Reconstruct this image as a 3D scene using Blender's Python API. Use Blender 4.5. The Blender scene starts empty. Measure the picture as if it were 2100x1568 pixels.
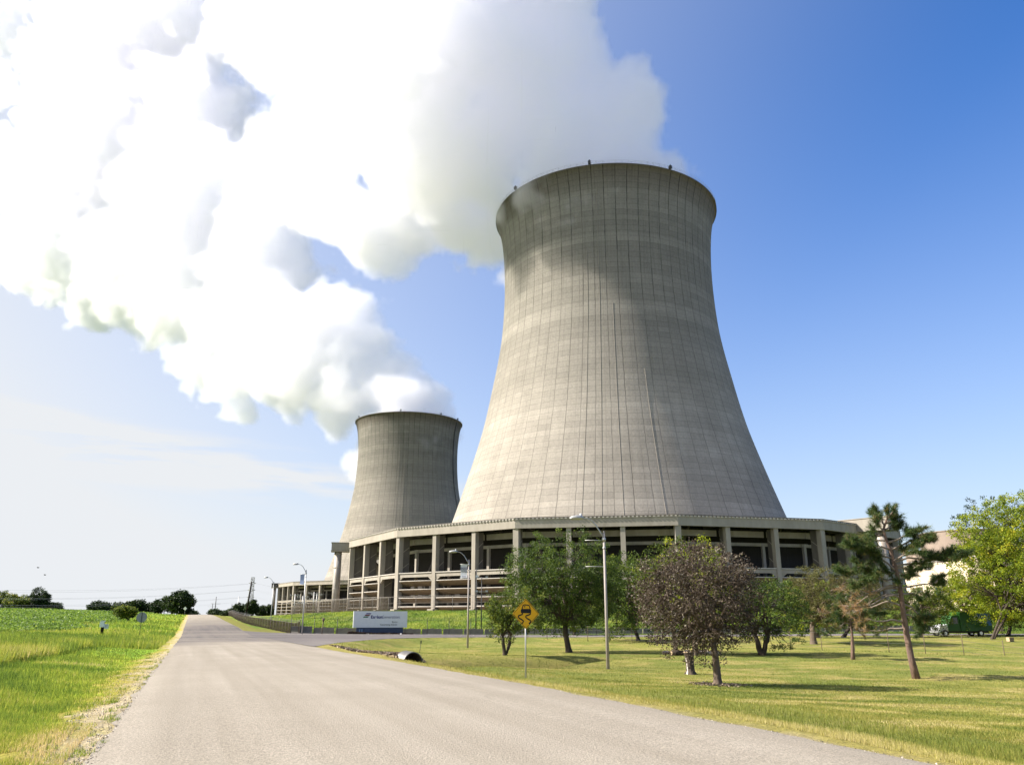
import bpy, math, random
import numpy as np
from mathutils import Vector, Matrix, noise as mnoise

# ---------------------------------------------------------------- camera, sky, sun, exposure
sc = bpy.context.scene
F, PITCH, EYE = 1650.0, math.radians(16.285), 1.6
CP, SP = math.cos(PITCH), math.sin(PITCH)
cam = bpy.data.cameras.new('camera')
cam_ob = bpy.data.objects.new('camera', cam)
sc.collection.objects.link(cam_ob)
cam.sensor_width = 36
cam.lens = 36 * F / 2100
cam.clip_start, cam.clip_end = 0.05, 20000
cam_ob.location = (0, 0, EYE)
cam_ob.rotation_euler = (math.pi / 2 + PITCH, 0, 0)
sc.camera = cam_ob

SAZ, SEL = math.radians(-91), math.radians(37)
SUN = Vector((math.sin(SAZ) * math.cos(SEL), math.cos(SAZ) * math.cos(SEL), math.sin(SEL)))
SKY_STR, SKY_SAT, SUN_STR, EXPO = 0.072, 1.4, 5.0, 1.25
w = bpy.data.worlds.new('World')
sc.world = w
w.use_nodes = True


def world():
    nt = w.node_tree
    N, L = nt.nodes.new, nt.links.new
    bg = nt.nodes['Background']
    sky = N('ShaderNodeTexSky')
    sky.sky_type = 'NISHITA'
    sky.sun_disc = False
    sky.sun_elevation, sky.sun_rotation = SEL, SAZ
    sky.ozone_density = 2.0
    sky.dust_density = 1.0
    hs = N('ShaderNodeHueSaturation')
    hs.inputs['Saturation'].default_value = SKY_SAT
    L(sky.outputs[0], hs.inputs['Color'])
    # whitish summer haze near the horizon and towards the sun, plus thin cirrus
    geo = N('ShaderNodeTexCoord')
    sep = N('ShaderNodeSeparateXYZ')
    L(geo.outputs['Generated'], sep.inputs[0])

    def mth(op, a, b=None, c=None, clamp=False):
        n = N('ShaderNodeMath')
        n.operation = op
        n.use_clamp = clamp
        for i, x in enumerate((a, b, c)):
            if x is None:
                continue
            if isinstance(x, (int, float)):
                n.inputs[i].default_value = x
            else:
                L(x, n.inputs[i])
        return n.outputs[0]
    z = mth('MAXIMUM', sep.outputs['Z'], 0.0)
    hz = mth('POWER', mth('SUBTRACT', 1.0, z), 3.4)
    dot = N('ShaderNodeVectorMath')
    dot.operation = 'DOT_PRODUCT'
    L(geo.outputs['Generated'], dot.inputs[0])
    dot.inputs[1].default_value = SUN
    sd = mth('MULTIPLY_ADD', dot.outputs['Value'], 0.5, 0.5)
    sun_side = mth('POWER', mth('MULTIPLY_ADD', sd, 2.0, -.92, clamp=True), 1.5)
    haze = mth('ADD', mth('MULTIPLY', hz, 0.95), mth('MULTIPLY', sun_side, 1.1), clamp=True)
    tint = N('ShaderNodeMix')
    tint.data_type = 'RGBA'
    tint.blend_type = 'MULTIPLY'
    tint.inputs[0].default_value = 1.0
    L(hs.outputs[0], tint.inputs[6])
    tint.inputs[7].default_value = (.73, 1.02, 1.33, 1)
    mp = N('ShaderNodeMapping')
    mp.inputs['Scale'].default_value = (3.0, 3.0, 26.0)
    L(geo.outputs['Generated'], mp.inputs[0])
    nz = N('ShaderNodeTexNoise')
    nz.inputs['Scale'].default_value = 1.6
    nz.inputs['Detail'].default_value = 7
    nz.inputs['Roughness'].default_value = 0.55
    L(mp.outputs[0], nz.inputs['Vector'])
    band = mth('SUBTRACT', 1.0, mth('MULTIPLY', mth('ABSOLUTE', mth('SUBTRACT', z, mth('MULTIPLY_ADD', sep.outputs['X'], -0.10, 0.135))), 26.0), clamp=True)
    leftm = mth('MULTIPLY_ADD', sep.outputs['X'], -4.0, 0.1, clamp=True)
    cir = mth('MULTIPLY', mth('MULTIPLY', mth('MULTIPLY_ADD', nz.outputs[0], 5.0, -2.1, clamp=True), band), leftm)
    haze2 = mth('ADD', haze, mth('MULTIPLY', cir, 0.5), clamp=True)
    mix = N('ShaderNodeMix')
    mix.data_type = 'RGBA'
    L(haze2, mix.inputs[0])
    L(tint.outputs[2], mix.inputs[6])
    mix.inputs[7].default_value = (4.9, 5.05, 5.25, 1)
    L(mix.outputs[2], bg.inputs[0])
    bg.inputs[1].default_value = SKY_STR


world()
sun = bpy.data.lights.new('sun', 'SUN')
sun_ob = bpy.data.objects.new('sun', sun)
sc.collection.objects.link(sun_ob)
sun.energy, sun.angle, sun.color = SUN_STR, math.radians(0.55), (1.0, 0.925, 0.835)
sun_ob.rotation_euler = SUN.to_track_quat('Z', 'Y').to_euler()
sc.view_settings.view_transform = 'Standard'
sc.view_settings.look = 'None'
sc.view_settings.exposure = EXPO
sc.view_settings.gamma = 1.0
cy = sc.cycles
cy.use_denoising = True
cy.max_bounces, cy.diffuse_bounces, cy.glossy_bounces = 28, 3, 2
cy.transmission_bounces, cy.volume_bounces, cy.transparent_max_bounces = 4, 26, 16
cy.use_adaptive_sampling, cy.adaptive_threshold = True, 0.025
cy.caustics_reflective = cy.caustics_refractive = False

# ---------------------------------------------------------------- helpers
RNG = np.random.default_rng(7)
random.seed(11)


def lin(h):
    r = []
    for k in (0, 2, 4):
        c = int(h[k:k + 2], 16) / 255
        r.append(c / 12.92 if c < .04045 else ((c + .055) / 1.055) ** 2.4)
    return tuple(r) + (1,)


def ray(px, py):
    """(x/y, height above the eye / y) of the line of sight through a photo pixel"""
    a, b = (px - 1050) / F, (784 - py) / F
    d = CP - b * SP
    return a / d, (b * CP + SP) / d


def at(px, py, Y):
    a, b = ray(px, py)
    return Vector((a * Y, Y, EYE + b * Y))


def mpp(px, py, Y):
    """metres per photo pixel at forward distance Y"""
    p = at(px, py, Y)
    return (p.y * CP + (p.z - EYE) * SP) / F


def put(o, label, cat=None, group=None, kind=None):
    o['label'] = label
    if cat:
        o['category'] = cat
    if group:
        o['group'] = group
    if kind:
        o['kind'] = kind
    return o


def thing(name, label, cat, loc=(0, 0, 0), rotz=0.0, group=None, kind=None):
    o = bpy.data.objects.new(name, None)
    sc.collection.objects.link(o)
    o.location = loc
    o.rotation_euler = (0, 0, rotz)
    o.empty_display_size = .3
    return put(o, label, cat, group, kind)


def kids(o):
    return [c for c in bpy.data.objects if c.parent == o]


def copy_tree(o, loc, rotz, label, scale=None):
    r = o.copy()
    sc.collection.objects.link(r)
    r.location = loc
    r.rotation_euler = (0, 0, rotz)
    if scale:
        r.scale = scale
    r['label'] = label
    for ch in KIDS[o.name]:
        c = ch.copy()
        sc.collection.objects.link(c)
        c.parent = r
        for g in KIDS.get(ch.name, []):
            d = g.copy()
            sc.collection.objects.link(d)
            d.parent = c
    return r


KIDS = {}


def link(o, parent=None):
    sc.collection.objects.link(o)
    if parent is not None:
        o.parent = parent
        KIDS.setdefault(parent.name, []).append(o)
    return o


class MB:
    def __init__(self):
        self.v, self.f, self.m, self.sm = [], [], [], []

    def add(self, verts, faces, mi=0, smooth=False):
        b = len(self.v)
        self.v += [tuple(p) for p in verts]
        for q in faces:
            self.f.append([b + i for i in q])
            self.m.append(mi)
            self.sm.append(smooth)
        return self

    def box(self, c, s, rot=0.0, mi=0, tilt=None):
        x, y, z = s[0] / 2, s[1] / 2, s[2] / 2
        M = Matrix.Rotation(rot, 3, 'Z')
        if tilt is not None:
            M = M @ tilt
        vs = [Vector(c) + M @ Vector((i * x, j * y, k * z)) for k in (-1, 1) for j in (-1, 1) for i in (-1, 1)]
        return self.add(vs, [(0, 2, 3, 1), (4, 5, 7, 6), (0, 1, 5, 4), (2, 6, 7, 3), (0, 4, 6, 2), (1, 3, 7, 5)], mi)

    def beam(self, a, b, wd, ht, mi=0, up=(0, 0, 1)):
        a, b = Vector(a), Vector(b)
        d = (b - a).normalized()
        u = Vector(up)
        s = d.cross(u)
        if s.length < 1e-4:
            s = d.cross(Vector((1, 0, 0)))
        s.normalize()
        t = s.cross(d).normalized()
        vs = [p + s * (i * wd / 2) + t * (j * ht / 2) for p in (a, b) for j in (-1, 1) for i in (-1, 1)]
        return self.add(vs, [(0, 1, 3, 2), (4, 6, 7, 5), (0, 4, 5, 1), (2, 3, 7, 6), (0, 2, 6, 4), (1, 5, 7, 3)], mi)

    def tube(self, pts, rad, n=8, cap=True, mi=0):
        pts = [Vector(p) for p in pts]
        if isinstance(rad, (int, float)):
            rad = [rad] * len(pts)
        vs, fs = [], []
        ref = Vector((0.13, 0.31, 0.94))
        for k, p in enumerate(pts):
            d = (pts[min(k + 1, len(pts) - 1)] - pts[max(k - 1, 0)])
            if d.length < 1e-6:
                d = Vector((0, 0, 1))
            d.normalize()
            s = d.cross(ref if abs(d.dot(ref)) < .95 else Vector((1, 0, 0))).normalized()
            t = s.cross(d)
            for i in range(n):
                a = 2 * math.pi * i / n
                vs.append(p + (s * math.cos(a) + t * math.sin(a)) * rad[k])
        for k in range(len(pts) - 1):
            for i in range(n):
                j = (i + 1) % n
                fs.append((k * n + i, k * n + j, (k + 1) * n + j, (k + 1) * n + i))
        b = len(self.v)
        self.add(vs, fs, mi, True)
        if cap and n > 3:
            self.f += [[b + i for i in range(n)][::-1], [b + (len(pts) - 1) * n + i for i in range(n)]]
            self.m += [mi, mi]
            self.sm += [False, False]
        return self

    def prism(self, poly, z0, z1, mi=0):
        n = len(poly)
        vs = [(p[0], p[1], z0) for p in poly] + [(p[0], p[1], z1) for p in poly]
        fs = [tuple(range(n))[::-1], tuple(range(n, 2 * n))] + [(i, (i + 1) % n, n + (i + 1) % n, n + i) for i in range(n)]
        return self.add(vs, fs, mi)

    def mesh(self, name, mats):
        me = bpy.data.meshes.new(name)
        me.from_pydata(self.v, [], self.f)
        for m in (mats if isinstance(mats, (list, tuple)) else [mats]):
            me.materials.append(m)
        me.polygons.foreach_set('material_index', self.m)
        me.polygons.foreach_set('use_smooth', self.sm)
        me.update()
        return me

    def build(self, name, mats, parent=None):
        return link(bpy.data.objects.new(name, self.mesh(name, mats)), parent)


# ---------------------------------------------------------------- materials
def nodes_of(name):
    m = bpy.data.materials.new(name)
    m.use_nodes = True
    nt = m.node_tree
    return m, nt, nt.nodes['Principled BSDF']


def nmath(nt, op, a, b=None, c=None, clamp=False):
    n = nt.nodes.new('ShaderNodeMath')
    n.operation = op
    n.use_clamp = clamp
    for i, x in enumerate((a, b, c)):
        if x is None:
            continue
        if isinstance(x, (int, float)):
            n.inputs[i].default_value = x
        else:
            nt.links.new(x, n.inputs[i])
    return n.outputs[0]


def nnoise(nt, vec, scale, detail=4, rough=.55, out=0, dist=0.0):
    n = nt.nodes.new('ShaderNodeTexNoise')
    n.inputs['Scale'].default_value = scale
    n.inputs['Detail'].default_value = detail
    n.inputs['Roughness'].default_value = rough
    n.inputs['Distortion'].default_value = dist
    if vec is not None:
        nt.links.new(vec, n.inputs['Vector'])
    return n.outputs[out]


def nmix(nt, fac, a, b, blend='MIX'):
    n = nt.nodes.new('ShaderNodeMix')
    n.data_type = 'RGBA'
    n.blend_type = blend
    for i, x in ((0, fac), (6, a), (7, b)):
        if isinstance(x, (int, float)):
            n.inputs[i].default_value = x
        elif isinstance(x, tuple):
            n.inputs[i].default_value = x
        else:
            nt.links.new(x, n.inputs[i])
    return n.outputs[2]


def nramp(nt, fac, stops):
    n = nt.nodes.new('ShaderNodeValToRGB')
    e = n.color_ramp.elements
    while len(e) < len(stops):
        e.new(.5)
    for k, (p, c) in enumerate(stops):
        e[k].position = p
        e[k].color = c if len(c) == 4 else tuple(c) + (1,)
    nt.links.new(fac, n.inputs[0])
    return n.outputs[0]


def npos(nt, which='Object', scale=None):
    t = nt.nodes.new('ShaderNodeTexCoord')
    if scale is None:
        return t.outputs[which]
    m = nt.nodes.new('ShaderNodeMapping')
    m.inputs['Scale'].default_value = scale
    nt.links.new(t.outputs[which], m.inputs[0])
    return m.outputs[0]


def nbump(nt, h, strength, dist, bsdf):
    b = nt.nodes.new('ShaderNodeBump')
    b.inputs['Strength'].default_value = strength
    b.inputs['Distance'].default_value = dist
    nt.links.new(h, b.inputs['Height'])
    nt.links.new(b.outputs[0], bsdf.inputs['Normal'])


def plain(name, c1, c2=None, scale=1.5, rough=.8, metal=0.0, bump=0.0, bscale=25, stretch=None, detail=5, spec=.3):
    m, nt, b = nodes_of(name)
    b.inputs['Roughness'].default_value = rough
    b.inputs['Metallic'].default_value = metal
    b.inputs['Specular IOR Level'].default_value = spec
    c2 = c2 or tuple(x * .75 for x in c1[:3]) + (1,)
    v = npos(nt, 'Object', stretch or (1, 1, 1))
    f = nnoise(nt, v, scale, detail, .6)
    f = nmath(nt, 'MULTIPLY_ADD', f, 2.2, -.6, clamp=True)
    nt.links.new(nmix(nt, f, c1, c2), b.inputs['Base Color'])
    if bump:
        nbump(nt, nnoise(nt, v, bscale, 4, .6), bump, .02, b)
    return m


def leafmat(name, stops, trans=.35, rough=.55):
    """leaf colour picked per leaf from the attribute 'v'"""
    m, nt, b = nodes_of(name)
    a = nt.nodes.new('ShaderNodeAttribute')
    a.attribute_name = 'v'
    col = nramp(nt, a.outputs['Fac'], stops)
    nt.links.new(col, b.inputs['Base Color'])
    b.inputs['Roughness'].default_value = rough
    b.inputs['Specular IOR Level'].default_value = .25
    tr = nt.nodes.new('ShaderNodeBsdfTranslucent')
    hs = nt.nodes.new('ShaderNodeHueSaturation')
    hs.inputs['Value'].default_value = 1.5
    hs.inputs['Hue'].default_value = .485
    nt.links.new(col, hs.inputs['Color'])
    nt.links.new(hs.outputs[0], tr.inputs[0])
    mx = nt.nodes.new('ShaderNodeMixShader')
    mx.inputs[0].default_value = trans
    nt.links.new(b.outputs[0], mx.inputs[1])
    nt.links.new(tr.outputs[0], mx.inputs[2])
    nt.links.new(mx.outputs[0], nt.nodes['Material Output'].inputs[0])
    return m


CONC = lin('b0a594')
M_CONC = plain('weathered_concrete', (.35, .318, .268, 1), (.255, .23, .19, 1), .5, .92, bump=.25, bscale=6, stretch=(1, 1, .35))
M_CONC_D = plain('dark_concrete', (.17, .155, .13, 1), (.11, .10, .085, 1), .6, .95, stretch=(1, 1, .3))  # darker concrete tone for fins, roof beams, braces and roof edge
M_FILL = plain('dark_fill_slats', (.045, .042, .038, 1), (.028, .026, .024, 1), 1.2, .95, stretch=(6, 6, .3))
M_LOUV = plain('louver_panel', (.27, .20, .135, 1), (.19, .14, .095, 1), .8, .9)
M_LIP = plain('louver_lip', (.50, .47, .42, 1), (.38, .355, .32, 1), .8, .9)
M_BARR = plain('barrier_concrete', (.24, .22, .195, 1), (.16, .145, .13, 1), 1.4, .92, bump=.3, bscale=9)
M_GALV = plain('galvanised_steel', (.46, .46, .45, 1), (.36, .36, .36, 1), 3, .5, .55)
M_POLEC = plain('pale_pole', (.36, .325, .30, 1), (.28, .25, .235, 1), 2, .7)
M_DARKST = plain('dark_steel', (.07, .07, .07, 1), (.05, .05, .05, 1), 3, .6, .3)
M_WIRE = plain('thin_wire', (.16, .16, .17, 1), None, 3, .6, .2)
M_PIPE = plain('rusty_pale_steel', (.46, .45, .43, 1), (.22, .16, .11, 1), .7, .6, .2, stretch=(1, 1, .25))
M_BOXD = plain('dark_ribbed_metal', (.10, .095, .09, 1), (.075, .07, .065, 1), 3, .7, .2)
M_WOODD = plain('dark_slats', (.030, .024, .019, 1), (.018, .014, .012, 1), 3, .95, stretch=(8, 8, .4), spec=0.0)
M_WOOD = plain('old_wood', (.16, .12, .085, 1), (.09, .07, .05, 1), 5, .9, stretch=(3, 3, .4))
M_BARK = plain('dark_bark', (.085, .066, .05, 1), (.04, .032, .026, 1), 7, .95, bump=.8, bscale=22, stretch=(1, 1, .3))
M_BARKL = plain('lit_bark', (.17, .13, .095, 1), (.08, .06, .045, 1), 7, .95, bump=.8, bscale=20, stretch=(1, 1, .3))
M_BARKP = plain('pine_bark', (.23, .15, .115, 1), (.085, .06, .05, 1), 6, .95, bump=1.0, bscale=16, stretch=(1, 1, .45))
M_TWIG = plain('bare_twig', (.27, .22, .18, 1), (.16, .13, .11, 1), 6, .9)
M_CUT = plain('cut_wood', (.46, .35, .22, 1), (.34, .25, .16, 1), 6, .9)
M_WHITE = plain('white_paint', (.72, .73, .75, 1), (.64, .66, .69, 1), 2, .45)
M_SIGNB = plain('blue_grey_plinth', (.055, .075, .125, 1), (.045, .06, .10, 1), 2, .55)
M_NAVY = plain('navy_letter', (.02, .025, .16, 1), None, 2, .5)
M_GREYL = plain('grey_letter', (.13, .13, .15, 1), None, 2, .5)
M_PURP = plain('purple_stripe', (.07, .03, .19, 1), None, 2, .5)
M_RED = plain('maroon_stripe', (.17, .035, .03, 1), None, 2, .5)
M_GREEN = plain('green_stripe', (.01, .13, .06, 1), None, 2, .5)
M_YEL = plain('sign_yellow', (.90, .47, .01, 1), (.82, .42, .01, 1), 6, .45)
M_BLACK = plain('sign_black', (.012, .011, .01, 1), None, 3, .5)
M_ALU = plain('sign_back', (.30, .31, .31, 1), (.22, .23, .23, 1), 5, .55, .3)
M_MULCH = plain('dark_mulch', (.03, .02, .016, 1), (.015, .01, .01, 1), 6, .95, bump=1, bscale=9)
M_BLUE = plain('banner_blue', (.03, .11, .50, 1), (.02, .07, .38, 1), 2, .6)
M_TGREEN = plain('truck_green', (.022, .09, .014, 1), (.014, .065, .013, 1), .8, .35)
M_TBLUE = plain('truck_blue', (.03, .07, .30, 1), (.05, .16, .42, 1), .6, .3)
M_GLASS = plain('dark_glass', (.02, .025, .03, 1), None, 2, .1, spec=.8)
M_CHROME = plain('bright_metal', (.65, .65, .67, 1), (.5, .5, .52, 1), 4, .25, .8)
M_RUBBER = plain('tyre_rubber', (.02, .02, .02, 1), None, 4, .85)
M_ROCK = plain('pale_stone', (.50, .41, .33, 1), (.34, .27, .21, 1), 4, .95, bump=.6, bscale=14)
M_CREAM = plain('cream_cladding', (.66, .56, .43, 1), (.60, .51, .39, 1), .3, .8)
M_BEIGE = plain('beige_concrete', (.27, .215, .175, 1), (.235, .19, .155, 1), .12, .85)
M_CORR = plain('corrugated_zinc', (.20, .20, .20, 1), (.11, .105, .10, 1), 2, .5, .5)
M_PIPEIN = plain('culvert_inside', (.09, .075, .06, 1), (.045, .04, .03, 1), 3, .9)


# ---------------------------------------------------------------- terrain
def smooth01(x, a, b):
    t = np.clip((x - a) / (b - a), 0, 1)
    return t * t * (3 - 2 * t)


_yy = np.arange(-60, 4200, 2.0)
_pz = np.interp(_yy, [-60, 0, 20, 31, 47, 60, 80, 115, 135, 148, 210, 280, 349, 400, 470, 560, 800, 1500, 4200],
                [0, 0, 0, -.09, -.24, -.33, -.5, -.76, -.45, -.1, .8, 1.95, 2.82, 2.85, 1.9, 0, -3, -6, -6])
_k = np.exp(-np.linspace(-2, 2, 9) ** 2)
_k /= _k.sum()
_pz = np.convolve(np.pad(_pz, 4, 'edge'), _k, 'valid')
TL, TR, SLOPE = -1.03, 8.68, 0.383


def P(y):
    return np.interp(y, _yy, _pz)


TW1, TW2 = (36.6, 287.4), (-83.2, 634.6)
NEAR = [(-13.8, 59.0), (-14.7, 66), (-14.9, 76), (-14.7, 87), (-13.2, 96), (-10, 103), (-4, 107.5), (5, 110), (20, 113.5), (60, 123), (140, 142)]
FAR = [(-44.2, 137.5), (-38.5, 130), (-33, 126), (-27, 123.2), (-20, 121.6), (-11, 121), (-2, 121.4), (8, 123), (20, 125.5), (60, 135), (140, 155)]


def resamp(pl, n):
    pl = np.array(pl, float)
    d = np.r_[0, np.cumsum(np.hypot(*np.diff(pl, axis=0).T))]
    s = np.linspace(0, d[-1], n)
    q = np.c_[np.interp(s, d, pl[:, 0]), np.interp(s, d, pl[:, 1])]
    for _ in range(3):
        q[1:-1] = (q[:-2] + 2 * q[1:-1] + q[2:]) / 4
    return q


NR, FR = resamp(NEAR, 70), resamp(FAR, 70)
POLY = np.r_[NR, FR[::-1]]


def seg_dist(x, y, pts, closed=False):
    best = np.full(np.shape(x), 1e9)
    n = len(pts)
    for i in range(n if closed else n - 1):
        a, b = pts[i], pts[(i + 1) % n]
        dx, dy = b[0] - a[0], b[1] - a[1]
        l2 = dx * dx + dy * dy
        if l2 < 1e-9:
            continue
        t = np.clip(((x - a[0]) * dx + (y - a[1]) * dy) / l2, 0, 1)
        best = np.minimum(best, np.hypot(x - a[0] - t * dx, y - a[1] - t * dy))
    return best


def inside(x, y, pts):
    r = np.zeros(np.shape(x), bool)
    n = len(pts)
    for i in range(n):
        a, b = pts[i], pts[(i + 1) % n]
        c = ((a[1] > y) != (b[1] > y))
        with np.errstate(divide='ignore', invalid='ignore'):
            xi = (b[0] - a[0]) * (y - a[1]) / (b[1] - a[1] + 1e-12) + a[0]
        r ^= c & (x < xi)
    return r


def S(x, y):
    """height of the side road"""
    k = smooth01(x, -16, 12)
    return P(y) * (1 - k) + (-.82) * k


SWALE = np.array([(-6.5, 45), (-3, 52), (4, 61), (13, 68), (26, 70.5), (45, 70), (90, 72), (160, 76)], float)
POLY_S = POLY[::3]


def H(x, y):
    x = np.asarray(x, float)
    y = np.asarray(y, float)
    T = x + SLOPE * y
    p = P(y)
    # left of the road: verge, then a gently rising field
    left = np.interp(T, [-700, -400, -150, -60, -20, -10, -5, -2.6, -1.3, TL], [4.5, 4, 3, 1.95, .5, .26, .03, -.12, -.03, -.02])
    left = left * np.interp(y, [-50, 300, 420, 700, 1500], [1, 1, .9, .3, 0])
    # right of the road: verge, ditch, lawn
    Lw = np.interp(y, [-60, 0, 20, 39, 52, 62, 68, 75, 90, 100, 107, 125, 131, 140, 170, 210, 300, 420, 700, 4200],
                   [-.9, -.95, -1.1, -1.25, -1.20, -1.06, -1.33, -1.42, -1.40, -1.05, -.9, -.92, -1.12, -1.1, -.5, .5, 2.0, 2.4, 0, -6])
    wt = np.interp(T, [TR, 9.4, 11, 12.8, 16, 22, 34], [.0, .03, .22, .45, .62, .82, 1.0])
    zr = p - .02 + (Lw - p) * wt - .13 * np.exp(-((T - 13.2) / 1.4) ** 2) * smooth01(-y, -62, -40)
    z = np.where(T < TL, p + left, np.where(T > TR, zr, p))
    # swale behind the near lawn, fed by the culvert
    ds = seg_dist(x, y, SWALE)
    z = z - .85 * np.exp(-(ds / 2.5) ** 2) * smooth01(T, 9.5, 13)
    z = z - .5 * np.exp(-(((x + 1.0) / 6.5) ** 2 + ((y - 52.5) / 5.5) ** 2)) * smooth01(T, 10.5, 15)
    # rubble bank round the culvert
    rb = seg_dist(x, y, np.array([(-15.4, 62), (-9.2, 50.5), (-6.3, 46.2)]))
    kb = (1 - smooth01(rb, .9, 2.7)) * (T > 9.5)
    z = z * (1 - kb) + (p - .14) * kb
    # side road on its bank
    ins = inside(x, y, POLY_S)
    dd = seg_dist(x, y, POLY_S, True)
    near_right = (T > TR - .3) & (y > 50) & (y < 175)
    k = np.where(ins, 1.0, 1 - smooth01(dd, 0.1, 3.6)) * near_right
    z = z * (1 - k) + (S(x, y) - .03) * k
    # power station plateau
    d1 = np.hypot(x - TW1[0], y - TW1[1])
    d2 = np.hypot(x - TW2[0], y - TW2[1])
    e = np.maximum(1 - smooth01(d1, 101, 148), 1 - smooth01(d2, 101, 160)) * smooth01(T, 14, 44)
    e = np.maximum(e, smooth01(y, 190, 240) * smooth01(T, 60, 90) * (1 - smooth01(y, 900, 1300)))
    z = z * (1 - e) + 3.2 * e
    bump = .05 * np.sin(x * .9 + 1.3 * np.sin(y * .37)) * np.sin(y * .53 + x * .21) + .09 * np.sin(x * .23 + 2) * np.sin(y * .17)
    off = np.where((T < TL - .5) | (T > TR + .6), 1.0, 0.0) * (1 - k)
    return z + bump * off * .6


def ground_at(x, y):
    return float(H(np.array([x]), np.array([y]))[0])


_Ys = 4 * 1.004 ** np.arange(1500)


def gp(px, py, ymax=3000):
    """where the line of sight through a photo pixel meets the ground"""
    a, b = ray(px, py)
    d = EYE + b * _Ys - H(a * _Ys, _Ys)
    i = np.where(d < 0)[0]
    if len(i) == 0 or _Ys[i[0]] > ymax:
        Y = ymax
    elif i[0] == 0:
        Y = _Ys[0]
    else:
        k = i[0]
        t = d[k - 1] / (d[k - 1] - d[k])
        Y = _Ys[k - 1] + t * (_Ys[k] - _Ys[k - 1])
    return Vector((a * Y, Y, ground_at(a * Y, Y)))


def base(px, Y):
    """ground point at forward distance Y under image column px (near the horizon row)"""
    a, _ = ray(px, 1280)
    return Vector((a * Y, Y, ground_at(a * Y, Y)))


def vnoise(x, y, s, seed=0.0):
    """cheap smooth 2-D value noise, 0..1"""
    x = x / s + seed * 17.3
    y = y / s - seed * 9.1
    xi, yi = np.floor(x), np.floor(y)
    fx, fy = x - xi, y - yi
    fx, fy = fx * fx * (3 - 2 * fx), fy * fy * (3 - 2 * fy)

    def h(i, j):
        v = np.sin(i * 127.1 + j * 311.7 + seed) * 43758.5453
        return v - np.floor(v)
    return (h(xi, yi) * (1 - fx) + h(xi + 1, yi) * fx) * (1 - fy) + (h(xi, yi + 1) * (1 - fx) + h(xi + 1, yi + 1) * fx) * fy


def zone_colour(x, y):
    """real albedo of the ground cover"""
    T = x + SLOPE * y
    n1, n2, n3 = vnoise(x, y, 1.1, 1), vnoise(x, y, 4.5, 2), vnoise(x, y, .45, 3)
    c = np.zeros(x.shape + (3,))

    def blend(col, m):
        nonlocal c
        c = c * (1 - m[..., None]) + np.array(col) * m[..., None]
    lawn_a, lawn_b, lawn_c = (.20, .205, .055), (.135, .165, .04), (.30, .25, .105)
    one = np.ones_like(x)
    blend(lawn_a, one)
    blend(lawn_b, smooth01(n2, .35, .7) * .8)
    blend(lawn_c, smooth01(n1 * .6 + vnoise(x, y * 1.8, 2.2, 9) * .6, .62, .85) * .75)
    # longer greener grass in the ditch
    blend((.10, .125, .025), np.exp(-((T - 13.6) / 2.0) ** 2) * smooth01(-y, -66, -50) * (.4 + .6 * n1))
    # swale
    ds = seg_dist(x, y, SWALE)
    blend((.15, .125, .045), np.exp(-(ds / 2.6) ** 2) * .8 * (T > 10))
    blend((.13, .105, .04), .7 * np.exp(-(((x + .5) / 7) ** 2 + ((y - 52.5) / 6) ** 2)) * (T > 12))
    # yellow verge by the tarmac
    blend((.27, .235, .075), (1 - smooth01(T, 10.3, 12.2)) * (T > TR) * (.65 + .35 * n1))
    blend((.30, .26, .18), (1 - smooth01(T + n3 * .45, 8.8, 9.3)) * (T > TR - 1) * .9)
    # dry rubble slope by the culvert
    rb = seg_dist(x, y, np.array([(-15.4, 62), (-9.5, 52), (-6.5, 46.5)]))
    blend((.27, .20, .135), np.exp(-(rb / 3.2) ** 2) * (T > 10.5) * (.6 + .4 * n3))
    # mown grass between tarmac and wall further on
    blend((.15, .155, .04), smooth01(y, 118, 135) * (T > TR) * .85)
    # embankment below the towers
    d1 = np.hypot(x - TW1[0], y - TW1[1])
    emb = (1 - smooth01(d1, 150, 158)) * smooth01(y, 132, 138)
    blend((.105, .165, .025), emb * (T > 12))
    blend((.23, .25, .06), emb * smooth01(n2, .45, .75) * .7 * (T > 12))
    blend((.27, .25, .22), (1 - smooth01(d1, 102.5, 105.5)) * (T > 12))
    # left verge and field
    lf = (T < TL)
    blend((.165, .29, .022), one * lf)
    blend((.30, .36, .03), smooth01(n2, .4, .75) * .75 * lf)
    blend((.10, .16, .02), smooth01(n1, .6, .9) * .5 * lf)
    tt = T + (n1 - .5) * 1.1 + (n3 - .5) * .5
    blend((.33, .26, .07), smooth01(tt, -2.6, -1.9) * lf * (.6 + .4 * n3))
    blend((.40, .34, .25), smooth01(tt, -1.9, -1.35) * lf * (.55 + .45 * smooth01(n3, .3, .6)))
    fld = smooth01(-T, 15, 19) * smooth01(y, 45, 70)
    blend((.085, .155, .03), fld * lf)
    return np.clip(c * np.array([1.0, .98, .85]), 0, 1)


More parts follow.
